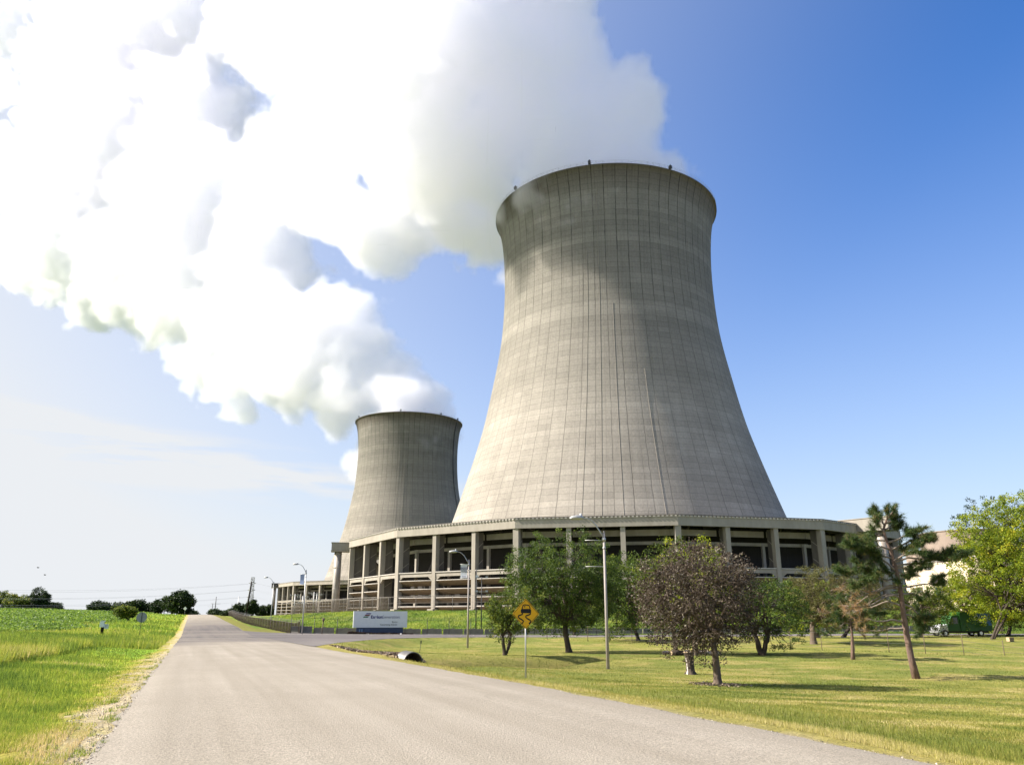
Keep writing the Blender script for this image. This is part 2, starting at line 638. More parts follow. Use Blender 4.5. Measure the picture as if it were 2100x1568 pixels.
def grid_mesh(name, X, Y, Z, mat, cols=None, flip=False):
    nr, nc = X.shape
    co = np.stack([X, Y, Z], -1).reshape(-1, 3)
    idx = np.arange(nr * nc).reshape(nr, nc)
    q = np.stack([idx[:-1, :-1], idx[:-1, 1:], idx[1:, 1:], idx[1:, :-1]], -1).reshape(-1, 4)
    me = bpy.data.meshes.new(name)
    me.vertices.add(len(co))
    me.vertices.foreach_set('co', co.ravel())
    me.loops.add(q.size)
    me.loops.foreach_set('vertex_index', q.ravel())
    me.polygons.add(len(q))
    me.polygons.foreach_set('loop_start', np.arange(len(q)) * 4)
    me.polygons.foreach_set('use_smooth', np.ones(len(q), bool))
    me.update(calc_edges=True)
    me.materials.append(mat)
    if cols is not None:
        a = me.color_attributes.new('col', 'FLOAT_COLOR', 'POINT')
        a.data.foreach_set('color', np.c_[cols.reshape(-1, 3), np.ones(len(co))].ravel())
    return link(bpy.data.objects.new(name, me))


def ground_material():
    m, nt, b = nodes_of('grass_ground')
    a = nt.nodes.new('ShaderNodeAttribute')
    a.attribute_name = 'col'
    pos = npos(nt, 'Object')
    n1 = nnoise(nt, pos, 2.2, 8, .68)
    n2 = nnoise(nt, pos, 16, 5, .7)
    f = nmath(nt, 'MULTIPLY_ADD', n1, 1.1, .45)
    f = nmath(nt, 'MULTIPLY', f, nmath(nt, 'MULTIPLY_ADD', n2, 1.5, .25))
    g = nt.nodes.new('ShaderNodeVectorMath')
    g.operation = 'SCALE'
    nt.links.new(a.outputs['Color'], g.inputs[0])
    nt.links.new(f, g.inputs['Scale'])
    nt.links.new(g.outputs[0], b.inputs['Base Color'])
    b.inputs['Roughness'].default_value = .95
    b.inputs['Specular IOR Level'].default_value = .1
    nbump(nt, nmath(nt, 'ADD', n1, nmath(nt, 'MULTIPLY', n2, .35)), .9, .12, b)
    return m


def road_material(name, base_c, worn_c, shade_c, steam_shade=True):
    m, nt, b = nodes_of(name)
    pos = npos(nt, 'Object')
    sep = nt.nodes.new('ShaderNodeSeparateXYZ')
    nt.links.new(pos, sep.inputs[0])
    X, Y = sep.outputs[0], sep.outputs[1]
    T = nmath(nt, 'MULTIPLY_ADD', Y, SLOPE, X)
    # long streaks along the wheel paths
    cmb = nt.nodes.new('ShaderNodeCombineXYZ')
    nt.links.new(T, cmb.inputs[0])
    nt.links.new(nmath(nt, 'MULTIPLY', Y, .03), cmb.inputs[1])
    st = nnoise(nt, cmb.outputs[0], 1.15, 3, .55)
    big = nnoise(nt, pos, .22, 4, .6)
    fine = nnoise(nt, pos, 55, 3, .8)
    peb = nt.nodes.new('ShaderNodeTexVoronoi')
    peb.inputs['Scale'].default_value = 34
    nt.links.new(pos, peb.inputs['Vector'])
    col = nmix(nt, nmath(nt, 'MULTIPLY_ADD', st, 2.8, -.9, clamp=True), base_c, worn_c)
    col = nmix(nt, nmath(nt, 'MULTIPLY_ADD', big, 1.4, -.45, clamp=True), col, tuple(x * .86 for x in base_c[:3]) + (1,))
    if steam_shade:  # steam shadows lying across the tarmac, put into the road colour
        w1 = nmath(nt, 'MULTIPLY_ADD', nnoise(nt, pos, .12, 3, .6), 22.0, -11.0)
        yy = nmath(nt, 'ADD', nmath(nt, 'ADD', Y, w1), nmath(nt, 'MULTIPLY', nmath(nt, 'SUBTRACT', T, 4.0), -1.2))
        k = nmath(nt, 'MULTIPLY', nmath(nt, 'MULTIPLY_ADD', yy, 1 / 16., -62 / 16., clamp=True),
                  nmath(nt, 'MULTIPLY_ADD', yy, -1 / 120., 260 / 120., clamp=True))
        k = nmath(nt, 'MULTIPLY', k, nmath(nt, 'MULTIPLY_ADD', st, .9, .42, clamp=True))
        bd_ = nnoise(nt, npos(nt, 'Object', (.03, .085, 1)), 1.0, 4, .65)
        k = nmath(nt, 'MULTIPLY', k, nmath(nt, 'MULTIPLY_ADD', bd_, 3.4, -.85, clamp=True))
        col = nmix(nt, k, col, shade_c)
    # fine sealed cracks
    vo = nt.nodes.new('ShaderNodeTexVoronoi')
    vo.feature = 'DISTANCE_TO_EDGE'
    vo.inputs['Scale'].default_value = .16
    wv = nt.nodes.new('ShaderNodeVectorMath')
    wv.operation = 'ADD'
    nt.links.new(pos, wv.inputs[0])
    nt.links.new(nnoise(nt, pos, .7, 4, .7, 1), wv.inputs[1])
    nt.links.new(wv.outputs[0], vo.inputs['Vector'])
    ck = nmath(nt, 'SUBTRACT', 1.0, nmath(nt, 'MULTIPLY', vo.outputs['Distance'], 130.0), clamp=True)
    ck = nmath(nt, 'MULTIPLY', ck, nmath(nt, 'MULTIPLY_ADD', nnoise(nt, pos, .09, 3, .6), 8.0, -4.2, clamp=True))
    col = nmix(nt, nmath(nt, 'MULTIPLY', ck, .5), col, (.09, .08, .07, 1))
    # stone chips
    peb_f = nmath(nt, 'MULTIPLY_ADD', nnoise(nt, pos, 26, 4, .85), 2.6, -.3)
    fade = nmath(nt, 'DIVIDE', 14.0, nmath(nt, 'MAXIMUM', Y, 14.0))
    amt = nmath(nt, 'MULTIPLY', nmath(nt, 'SUBTRACT', peb_f, 1.0), nmath(nt, 'MULTIPLY', fade, .95))
    vec = nt.nodes.new('ShaderNodeVectorMath')
    vec.operation = 'SCALE'
    nt.links.new(col, vec.inputs[0])
    nt.links.new(nmath(nt, 'MULTIPLY', nmath(nt, 'ADD', amt, 1.0), nmath(nt, 'MULTIPLY_ADD', fine, .5, .75)), vec.inputs['Scale'])
    nt.links.new(vec.outputs[0], b.inputs['Base Color'])
    b.inputs['Roughness'].default_value = .9
    b.inputs['Specular IOR Level'].default_value = .25
    nbump(nt, nmath(nt, 'ADD', fine, peb.outputs['Distance']), .5, .012, b)
    return m


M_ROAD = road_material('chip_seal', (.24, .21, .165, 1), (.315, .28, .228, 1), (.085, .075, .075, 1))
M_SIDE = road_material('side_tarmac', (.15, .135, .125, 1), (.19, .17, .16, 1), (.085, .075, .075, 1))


def build_ground():
    ys = [-8.0]
    while ys[-1] < 4000:
        y = ys[-1]
        ys.append(y + (.33 if y < 24 else max(.33, (y - 24) * .013 + .33)))
    ys = np.array(ys)
    right = [TR + .12, TR + .3]
    while right[-1] < 2600:
        t = right[-1]
        right.append(t + (.3 if t < 22 else (.75 if t < 95 else (t - 95) * .06 + .8)))
    left = [TL - .12, TL - .3]
    while left[-1] > -2600:
        t = left[-1]
        left.append(t - (.22 if t > -9 else (.7 if t > -40 else (-40 - t) * .05 + .8)))
    ts = np.array(left[::-1] + [TL] + list(np.linspace(TL + .2, TR - .2, 7)) + [TR] + right)
    T, Y = np.meshgrid(ts, ys)
    X = T - SLOPE * Y
    Z = H(X, Y)
    under = (T > TL - .01) & (T < TR + .01)
    Z = np.where((T > TL + .05) & (T < TR - .05), P(Y) - .07, np.where(under, P(Y) - .02, Z))
    ins = inside(X, Y, POLY_S) & (T > TR)
    dd = seg_dist(X, Y, POLY_S, True)
    Z = np.where(ins, Z - .10 * smooth01(dd, .0, 1.2) - .01, Z)
    cols = zone_colour(X, Y)
    g = grid_mesh('ground', X, Y, Z, ground_material(), cols)
    put(g, 'grass verges, mown lawn and green embankment around the road', kind='structure')
    # main road
    tr = np.linspace(TL, TR, 21)
    T, Y = np.meshgrid(tr, ys[ys < 700])
    jag = (vnoise(Y, Y * 0, .8, 5) - .5) * .22 + (vnoise(Y, Y * 0, .25, 6) - .5) * .1
    e0, e1 = np.isclose(T, TL), np.isclose(T, TR)
    T2 = T + jag * (e0 | e1)
    u = (T - TL) / (TR - TL) * 2 - 1
    Z = P(Y) + .05 * (1 - u * u) + .028 + np.where(e0 | e1, -.03, .0)
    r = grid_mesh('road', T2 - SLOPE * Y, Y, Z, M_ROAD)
    put(r, 'pale chip sealed country road running to the crest', kind='structure')
    # side road
    vv = np.linspace(0, 1, 13)[None, :, None]
    G = NR[:, None, :] * (1 - vv) + FR[:, None, :] * vv
    # overlap a little under the main road edge
    Z = S(G[..., 0], G[..., 1]) + .012
    Z[:, 0] -= .03
    Z[:, -1] -= .03
    TT = G[..., 0] + SLOPE * G[..., 1]
    Z = np.where(TT < TR + .6, P(G[..., 1]) + .005, Z)
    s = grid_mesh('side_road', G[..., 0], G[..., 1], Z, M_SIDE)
    put(s, 'darker tarmac side road branching to the plant entrance', kind='structure')


build_ground()


# ---------------------------------------------------------------- many small faces at once
def cloud_mesh(name, V, nv, vals, mat, parent=None):
    """V: (n*nv,3) vertices, each run of nv is one face"""
    me = bpy.data.meshes.new(name)
    n = len(V) // nv
    me.vertices.add(len(V))
    me.vertices.foreach_set('co', V.astype(np.float32).ravel())
    me.loops.add(len(V))
    me.loops.foreach_set('vertex_index', np.arange(len(V)))
    me.polygons.add(n)
    me.polygons.foreach_set('loop_start', np.arange(n) * nv)
    me.update(calc_edges=True)
    a = me.attributes.new('v', 'FLOAT', 'POINT')
    a.data.foreach_set('value', np.repeat(vals, nv).astype(np.float32))
    me.materials.append(mat)
    return link(bpy.data.objects.new(name, me), parent)


def rand_dirs(n, rng):
    d = rng.normal(size=(n, 3))
    return d / np.linalg.norm(d, axis=1)[:, None]


def leaf_quads(C, size, rng, up=.25, aspect=.62):
    """one folded-looking leaf (a rhombus) about each centre"""
    n = len(C)
    a = rand_dirs(n, rng)
    a[:, 2] *= 1 - up
    a /= np.linalg.norm(a, axis=1)[:, None]
    b = np.cross(a, rand_dirs(n, rng))
    b /= np.linalg.norm(b, axis=1)[:, None]
    s = size * rng.uniform(.6, 1.35, n)[:, None]
    a, b = a * s, b * s * aspect
    return np.stack([C - a, C - b * .9 + a * .1, C + a, C + b * .9 + a * .1], 1).reshape(-1, 3)


# ---------------------------------------------------------------- cooling towers
Z0 = 3.2
ZK = np.array([12, 25, 35, 45, 55, 65, 75, 85, 92, 100, 106, 112, 118, 124, 130, 136, 141, 145, 148, 150, 151.1]) - Z0
RK = np.array([65.6, 60.6, 57.1, 53.72, 50.5, 47.5, 45.25, 43.3, 41.9, 40.63, 40.05, 39.66, 39.4, 39.31, 39.42, 39.75, 40.2, 40.75, 41.35, 42.0, 42.5])


def shell_material(name, seed, tone):
    m, nt, b = nodes_of(name)
    uvn = nt.nodes.new('ShaderNodeUVMap')
    sep = nt.nodes.new('ShaderNodeSeparateXYZ')
    nt.links.new(uvn.outputs[0], sep.inputs[0])
    U, V = sep.outputs[0], sep.outputs[1]      # U = angle in turns, V = height in metres

    def comb(a, c, e=0.0):
        n = nt.nodes.new('ShaderNodeCombineXYZ')
        for i, x in enumerate((a, c, e)):
            if isinstance(x, (int, float)):
                n.inputs[i].default_value = x
            else:
                nt.links.new(x, n.inputs[i])
        return n.outputs[0]

    def white(v):
        n = nt.nodes.new('ShaderNodeTexWhiteNoise')
        n.noise_dimensions = '3D'
        nt.links.new(v, n.inputs[0])
        return n.outputs['Value']

    def line(x, half):      # 1 on the integer lines of x
        f = nmath(nt, 'ABSOLUTE', nmath(nt, 'SUBTRACT', nmath(nt, 'FRACT', nmath(nt, 'ADD', x, .5)), .5))
        return nmath(nt, 'SUBTRACT', 1.0, nmath(nt, 'DIVIDE', f, half), clamp=True)
    wob = nnoise(nt, comb(nmath(nt, 'MULTIPLY', U, 60.), nmath(nt, 'MULTIPLY', V, .3), seed), 1.0, 2)
    u64 = nmath(nt, 'ADD', nmath(nt, 'MULTIPLY', U, 64.), nmath(nt, 'MULTIPLY_ADD', wob, .10, -.05))
    rib_id = nmath(nt, 'ROUND', u64)
    lift = nmath(nt, 'DIVIDE', V, 1.95)
    lift_id = nmath(nt, 'FLOOR', lift)
    blk = white(comb(nmath(nt, 'FLOOR', u64), lift_id, seed))
    lft = white(comb(lift_id, 3.0, seed))
    band = white(comb(nmath(nt, 'FLOOR', nmath(nt, 'DIVIDE', V, 7.8)), 8.0, seed))
    ribr = white(comb(rib_id, 5.0, seed))
    pos = npos(nt, 'Object')
    big = nnoise(nt, pos, .035, 5, .6)
    mid = nnoise(nt, comb(nmath(nt, 'MULTIPLY', U, 110.), nmath(nt, 'MULTIPLY', V, .055), seed), 1.0, 6, .65)
    fine = nnoise(nt, pos, 1.5, 6, .8)
    hi = nmath(nt, 'MULTIPLY_ADD', V, 1 / 70., -55 / 70., clamp=True)     # more algae towards the top
    a = tuple(x * tone for x in (.30, .275, .235)) + (1,)
    d = tuple(x * tone for x in (.215, .198, .168)) + (1,)
    g = tuple(x * tone for x in (.125, .124, .105)) + (1,)
    col = nmix(nt, nmath(nt, 'MULTIPLY_ADD', big, 2.2, -.7, clamp=True), a, d)
    col = nmix(nt, nmath(nt, 'MULTIPLY', hi, nmath(nt, 'MULTIPLY_ADD', mid, 1.2, .0, clamp=True)), col, g)
    top = nmath(nt, 'MULTIPLY_ADD', V, 1 / 7., -138.5 / 7., clamp=True)
    col = nmix(nt, nmath(nt, 'MULTIPLY', top, .62), col, (.085, .070, .052, 1))
    k = nmath(nt, 'MULTIPLY_ADD', blk, .10, .95)
    k = nmath(nt, 'MULTIPLY', k, nmath(nt, 'MULTIPLY_ADD', lft, .10, .95))
    k = nmath(nt, 'MULTIPLY', k, nmath(nt, 'MULTIPLY_ADD', band, .10, .95))
    for zb, wd, am in ((29.0, 2.0, .22), (46, 1.3, .08), (61, 1.0, .07), (97.0, 1.6, .14), (122.5, 1.4, .15), (79, .9, .08)):
        f = nmath(nt, 'SUBTRACT', 1.0, nmath(nt, 'MULTIPLY', nmath(nt, 'SUBTRACT', nmath(nt, 'ABSOLUTE', nmath(nt, 'SUBTRACT', V, zb)), wd), 3.0), clamp=True)
        k = nmath(nt, 'MULTIPLY', k, nmath(nt, 'MULTIPLY_ADD', f, am, 1.0))
    k = nmath(nt, 'MULTIPLY', k, nmath(nt, 'MULTIPLY_ADD', fine, .9, .55))
    k = nmath(nt, 'MULTIPLY', k, nmath(nt, 'MULTIPLY_ADD', mid, .5, .75))
    runs = nnoise(nt, comb(nmath(nt, 'MULTIPLY', U, 420.), nmath(nt, 'MULTIPLY', V, .03), seed + 4.0), 1.0, 5, .7)
    runs = nmath(nt, 'MULTIPLY', nmath(nt, 'MULTIPLY_ADD', runs, 4.0, -2.1, clamp=True), nmath(nt, 'MULTIPLY_ADD', hi, .30, .10))
    k = nmath(nt, 'MULTIPLY', k, nmath(nt, 'SUBTRACT', 1.0, runs))
    pat = nmath(nt, 'MULTIPLY', nmath(nt, 'GREATER_THAN', white(comb(nmath(nt, 'FLOOR', u64), lift_id, seed + 9.0)), .97), .07)
    k = nmath(nt, 'MULTIPLY', k, nmath(nt, 'ADD', 1.0, pat))
    # joints
    j1 = nmath(nt, 'MULTIPLY', line(lift, .05), .38)
    vis = nnoise(nt, comb(rib_id, nmath(nt, 'MULTIPLY', V, .045), seed), 1.0, 5, .75)
    st = nmath(nt, 'MULTIPLY', nmath(nt, 'MULTIPLY_ADD', vis, 4.5, -1.5, clamp=True), nmath(nt, 'MULTIPLY_ADD', hi, .85, .12))
    j2 = nmath(nt, 'MULTIPLY', line(u64, .036), nmath(nt, 'MULTIPLY_ADD', ribr, .35, .34))
    j3 = nmath(nt, 'MULTIPLY', line(u64, .06), nmath(nt, 'MULTIPLY', st, .85))
    half = nmath(nt, 'ADD', nmath(nt, 'MULTIPLY', u64, .5), .17)
    j4 = nmath(nt, 'MULTIPLY', line(half, .012), .22)
    J = nmath(nt, 'MAXIMUM', nmath(nt, 'MAXIMUM', j1, j4), nmath(nt, 'MAXIMUM', j2, j3))
    k = nmath(nt, 'MULTIPLY', k, nmath(nt, 'SUBTRACT', 1.0, J))
    vec = nt.nodes.new('ShaderNodeVectorMath')
    vec.operation = 'SCALE'
    nt.links.new(col, vec.inputs[0])
    nt.links.new(k, vec.inputs['Scale'])
    nt.links.new(vec.outputs[0], b.inputs['Base Color'])
    b.inputs['Roughness'].default_value = .95
    b.inputs['Specular IOR Level'].default_value = .15
    nbump(nt, nmath(nt, 'ADD', nmath(nt, 'MULTIPLY', J, -1.0), nmath(nt, 'MULTIPLY', fine, .8)), .55, .12, b)
    return m


def ringp(r, deg, z=0.0):
    a = math.radians(deg)
    return Vector((r * math.sin(a), -r * math.cos(a), z))


STEP = 24.83
RO = 92.2


def lathe(name, mat, parent, prof, n=192, uvz=True):
    """closed surface of revolution through (r, z) with UV = (turns, height)"""
    me = bpy.data.meshes.new(name)
    vs = [(r * math.sin(2 * math.pi * i / n), -r * math.cos(2 * math.pi * i / n), z) for r, z in prof for i in range(n)]
    fs, uv = [], []
    for k in range(len(prof) - 1):
        for i in range(n):
            j = (i + 1) % n
            fs.append((k * n + i, k * n + j, (k + 1) * n + j, (k + 1) * n + i))
            u0, u1 = i / n, (i + 1) / n
            uv += [u0, prof[k][1], u1, prof[k][1], u1, prof[k + 1][1], u0, prof[k + 1][1]]
    me.from_pydata(vs, [], fs)
    me.materials.append(mat)
    me.polygons.foreach_set('use_smooth', [True] * len(fs))
    l = me.uv_layers.new(name='UVMap')
    l.data.foreach_set('uv', uv)
    return link(bpy.data.objects.new(name, me), parent)


def louver_mesh(L, mats):
    mb = MB()
    n = 10
    for k in range(5):                 # five stepped slats going down and inwards
        d0, z0 = .05 + k * .42, -.05 - k * .25
        d1, z1 = d0 + .46, z0 - .20
        for i in range(n):
            u0, u1 = i / n * 2 - 1, (i + 1) / n * 2 - 1
            b0, b1 = .75 * (1 - u0 ** 4), .75 * (1 - u1 ** 4)
            x0, x1 = u0 * L / 2, u1 * L / 2
            mb.add([(x0, d0 - b0, z0), (x1, d0 - b1, z0), (x1, d1 - b1, z1), (x0, d1 - b0, z1),
                    (x0, d0 - b0, z0 + .07), (x1, d0 - b1, z0 + .07), (x1, d1 - b1, z1 + .07), (x0, d1 - b0, z1 + .07)],
                   [(0, 3, 2, 1), (4, 5, 6, 7), (0, 1, 5, 4), (2, 3, 7, 6)], 0)
    for i in range(n):                 # bright lip
        u0, u1 = i / n * 2 - 1, (i + 1) / n * 2 - 1
        b0, b1 = .75 * (1 - u0 ** 4), .75 * (1 - u1 ** 4)
        x0, x1 = u0 * L / 2, u1 * L / 2
        a0, a1, c0, c1 = -.12 - b0, -.12 - b1, .30 - b0, .30 - b1
        mb.add([(x0, a0, 0), (x1, a1, 0), (x1, c1, .03), (x0, c0, .03), (x0, a0, .17), (x1, a1, .17), (x1, c1, .2), (x0, c0, .2)],
               [(0, 3, 2, 1), (4, 5, 6, 7), (0, 1, 5, 4), (2, 3, 7, 6)], 1)
    return mb.mesh('louver', mats)


def riser(T, deg, rin, rout, zt, zb, wide, rp):
    """pipe outside the ring with a ribbed trough box bridging to the roof"""
    mb = MB()
    a, c = ringp(rin, deg, (zt + zb) / 2), ringp(rout, deg, (zt + zb) / 2)
    mb.beam(a, c, wide, zt - zb)
    o = mb.build('riser_trough', M_CONC if rout > 97 else M_BOXD, T)
    e = MB()
    e.beam(ringp(rin - .2, deg, zt + .12), ringp(rout + .15, deg, zt + .12), wide + .3, .2)
    e.beam(ringp(rin - .2, deg, zb - .25), ringp(rout + .1, deg, zb - .25), wide + .1, .45)
    e.build('trough_edge', M_CONC, T)
    p = MB()
    q = ringp(rp, deg, 0)
    p.tube([(q.x, q.y, -.5), (q.x, q.y, zb - .4)], 1.18, 20)
    for zz in (7.2, 14, zb - 1.2):
        p.tube([(q.x, q.y, zz), (q.x, q.y, zz + .25)], 1.3, 20)
    p.build('riser_pipe', M_PIPE, T)


def cooling_tower(label, pos, az, first, open_bays, risers, seed, tone, lights):
    T = thing('cooling_tower', label, 'cooling tower', (pos[0], pos[1], Z0), -math.radians(az), 'cooling towers')
    from_prof = [(float(r), float(z)) for r, z in zip(np.interp(np.linspace(ZK[0], ZK[-1], 72), ZK, RK), np.linspace(ZK[0], ZK[-1], 72))]
    # smooth the profile
    rr = np.array([p[0] for p in from_prof])
    for _ in range(4):
        rr[1:-1] = (rr[:-2] + 2 * rr[1:-1] + rr[2:]) / 4
    prof = [(float(a), p[1]) for a, p in zip(rr, from_prof)]
    zt = prof[-1][1]
    prof = prof + [(prof[-1][0] + .5, zt + .05), (prof[-1][0] + .5, zt + .55), (prof[-1][0] - 1.1, zt + .55)] + [(a - 1.0, z) for a, z in prof[::-1][::4]]
    lathe('shell', shell_material('tower_shell', seed, tone), T, prof)
    # rim walkway rail
    R = RK[-1] + .4
    mb = MB()
    for i in range(120):
        mb.tube([ringp(R, i * 3, zt + .5), ringp(R, i * 3, zt + 1.75)], .045, 4, False)
    for zz in (1.15, 1.75):
        mb.tube([ringp(R, i * 3, zt + zz) for i in range(121)], .04, 4, False)
    mb.build('rim_railing', M_GALV, T)
    for dg in lights:
        mb = MB()
        c = ringp(R + .1, dg, zt + 1.35)
        mb.box(c, (.9, .9, 1.1), math.radians(dg))
        mb.tube([c + Vector((0, 0, .5)), c + Vector((0, 0, 1.0))], .22, 8)
        mb.build('warning_light', M_DARKST, T)
    # cables and ladder on the shell
    zs = np.array([p[1] for p in prof[:72]])
    for dg, z1 in ((-9.2, 118), (-3.6, 140), (2.4, 98), (14.1, 74)):
        z = np.linspace(20, z1, 30)
        mb = MB()
        mb.tube([ringp(float(np.interp(q, zs, rr)) + .06, dg, q) for q in z], .05, 5, False)
        mb.build('cable_duct', M_CONC, T)
    if seed > 1.5:
        mb = MB()
        z = np.linspace(20, 146, 60)
        for s in (-.45, .45):
            mb.tube([ringp(float(np.interp(q, zs, rr)) + .5, 61.5 + s, q) for q in z], .16, 4, False)
        for q in np.linspace(100, 146, 40):
            r_ = float(np.interp(q, zs, rr)) + .6
            mb.beam(ringp(r_, 60.9, q), ringp(r_, 62.1, q), .5, .5)
        mb.build('caged_ladder', M_DARKST, T)
    # polygonal cross-flow ring
    cor = [first + STEP * k for k in range(-7, 8)]
    n = len(cor)

    def ringprism(name, r0, r1, z0, z1, mat, par=T):
        mb = MB()
        vs = []
        for r in (r0, r1):
            for z in (z0, z1):
                vs += [ringp(r, c, z) for c in cor]
        fs = []
        for i in range(n):
            j = (i + 1) % n
            A, B, C, D = i, n + i, 2 * n + i, 3 * n + i
            a_, b_, c_, d_ = j, n + j, 2 * n + j, 3 * n + j
            fs += [(A, a_, b_, B), (C, D, d_, c_), (B, b_, d_, D), (A, C, c_, a_)]
        mb.add(vs, fs)
        return mb.build(name, mat, par)
    ringprism('fascia', RO + .35, RO - .35, 19.7, 22.1, M_CONC)
    ringprism('roof_deck', RO - .36, 60.2, 21.3, 21.75, M_CONC)
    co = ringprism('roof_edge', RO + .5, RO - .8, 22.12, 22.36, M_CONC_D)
    mb = MB()
    for i in range(n - 1):
        a, c = ringp(RO + .5, cor[i]), ringp(RO + .5, cor[i + 1])
        m_ = int((c - a).length / 1.02)
        d = math.atan2(c.y - a.y, c.x - a.x)
        for k in range(m_):
            p = a.lerp(c, (k + .5) / m_)
            mb.box((p.x, p.y, 21.98), (.5, .36, .26), d)
    o = mb.build('edge_brackets', M_LIP, T)
    o['kind'] = 'stuff'
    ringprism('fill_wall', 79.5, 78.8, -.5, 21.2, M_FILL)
    vis = [i for i in range(n - 1) if -100 < (cor[i] + cor[i + 1]) / 2 < 100]
    bays = []
    for i in vis:
        a, c = ringp(RO, cor[i]), ringp(RO, cor[i + 1])
        for k in range(3):
            bays.append((a.lerp(c, k / 3), a.lerp(c, (k + 1) / 3), i, k))
    L = (bays[0][1] - bays[0][0]).length - 1.35
    lm = louver_mesh(L, [M_LOUV, M_LIP])
    colm = {}
    pts = [(q[0], q[2], q[3]) for q in bays] + [(bays[-1][1], bays[-1][2] + 1, 0)]
    for p, i, k in pts:
        dr = math.atan2(p.x, -p.y)
        ax = dr if k == 0 else math.radians((cor[i] + cor[i + 1]) / 2)
        M = Matrix.Rotation(ax, 3, 'Z')
        # column with the deep fin behind it
        mb = MB()
        wd = 1.45 if k == 0 else 1.2
        mb.box(M @ Vector((0, .75, 9.85)) + p, (wd, 1.5, 19.7), ax)
        mb.box(M @ Vector((0, 2.75, 10.2)) + p, (.36, 2.5, 19.0), ax, 1)
        for zz in (3.2, 7.5, 12.1, 16.4):
            mb.box(M @ Vector((0, 2.75, zz)) + p, (.52, 2.45, .18), ax, 0, Matrix.Rotation(.6, 3, 'X'))
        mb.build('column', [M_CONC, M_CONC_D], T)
        mb = MB()
        a_ = M @ Vector((0, 6.6, 0)) + p
        mb.box((a_.x, a_.y, 8.3), (.75, .8, 16.6), ax)
        mb.build('inner_post', [M_CONC], T)
        mb = MB()
        mb.beam(M @ Vector((0, 1.3, 20.9)) + p, M @ Vector((0, 26, 20.9)) + p, .5, 1.1)
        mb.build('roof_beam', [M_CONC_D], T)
    for bi, (a, c, i, k) in enumerate(bays):
        ax = math.atan2(c.y - a.y, c.x - a.x)
        M = Matrix.Rotation(ax, 3, 'Z')
        mid = (a + c) / 2
        t = (c - a).normalized()
        # spandrel beam with haunches, deck behind it
        mb = MB()
        a1, c1 = a + t * .62, c - t * .62
        mb.box(M @ Vector((0, .55, 9.3)) + mid, (L, .7, .95), ax)
        mb.box(M @ Vector((0, 3.3, 9.95)) + mid, (L - .1, 5.0, .18), ax)
        mb.box(M @ Vector((0, .2, 9.95)) + mid, (L, .5, .22), ax, 1)
        for s, q in ((1, a1), (-1, c1)):
            b0 = M @ Vector((0, .25, 0)) + q
            b1 = M @ Vector((0, .85, 0)) + q
            tri = [(0, 8.82), (s * 1.5, 8.82), (0, 7.7)]
            vs = [Vector((b0.x, b0.y, z)) + t * u for u, z in tri] + [Vector((b1.x, b1.y, z)) + t * u for u, z in tri]
            mb.add(vs, [(0, 1, 2), (5, 4, 3), (0, 3, 4, 1), (1, 4, 5, 2), (2, 5, 3, 0)])
        mb.build('spandrel_beam', [M_CONC, M_LIP], T)
        mb = MB()
        mb.box(M @ Vector((0, 6.6, 16.2)) + mid, (L + .55, .6, .8), ax)
        mb.box(M @ Vector((0, 5.2, 18.6)) + mid, (L + .5, .35, 1.5), ax)
        mb.build('inner_frame', [M_CONC], T)
        if bi % 2 == 0:
            mb = MB()
            mb.beam(M @ Vector((-L * .30, 9.5, 10.2)) + mid, M @ Vector((L * .12, 10.5, 20.8)) + mid, .5, .5)
            mb.beam(M @ Vector((L * .05, 9.5, .0)) + mid, M @ Vector((L * .35, 10.5, 8.8)) + mid, .45, .45)
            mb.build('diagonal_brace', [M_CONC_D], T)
        if (i, k) in open_bays:
            continue
        for zz in (7.75, 5.55, 3.35, 1.15):
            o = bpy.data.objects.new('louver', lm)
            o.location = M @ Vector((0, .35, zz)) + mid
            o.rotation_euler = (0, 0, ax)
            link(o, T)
    for r_ in risers:
        riser(T, *r_)
    # concrete feet
    mb = MB()
    for p, i, k in pts:
        mb.box((p.x, p.y, .1), (2.0, 2.0, 1.0), math.atan2(p.x, -p.y))
    mb.build('footings', M_CONC, T)
    return T


AZ1 = math.degrees(math.atan2(TW1[0], TW1[1]))
AZ2 = math.degrees(math.atan2(TW2[0], TW2[1]))
cooling_tower('large near cooling tower, sunlit on its left flank, with a pillared ring round its foot', TW1, AZ1, 9.3,
              {(4, 2)}, [(-72, 89.5, 97.6, 21.9, 19.6, 4.2, 95.4), (46, 85.5, 99, 23.4, 20.6, 5.0, 95.6)], 1.0, 1.0, (-48, -6, 33, 120, 200))
cooling_tower('smaller looking distant cooling tower, mostly in shade, left of the big one', TW2, AZ2, -54.7 + 2 * STEP,
              set(), [(-80, 88, 96.8, 22.4, 19.6, 5.0, 94.6)], 2.0, .92, (-66, -9, 34, 62, 200))


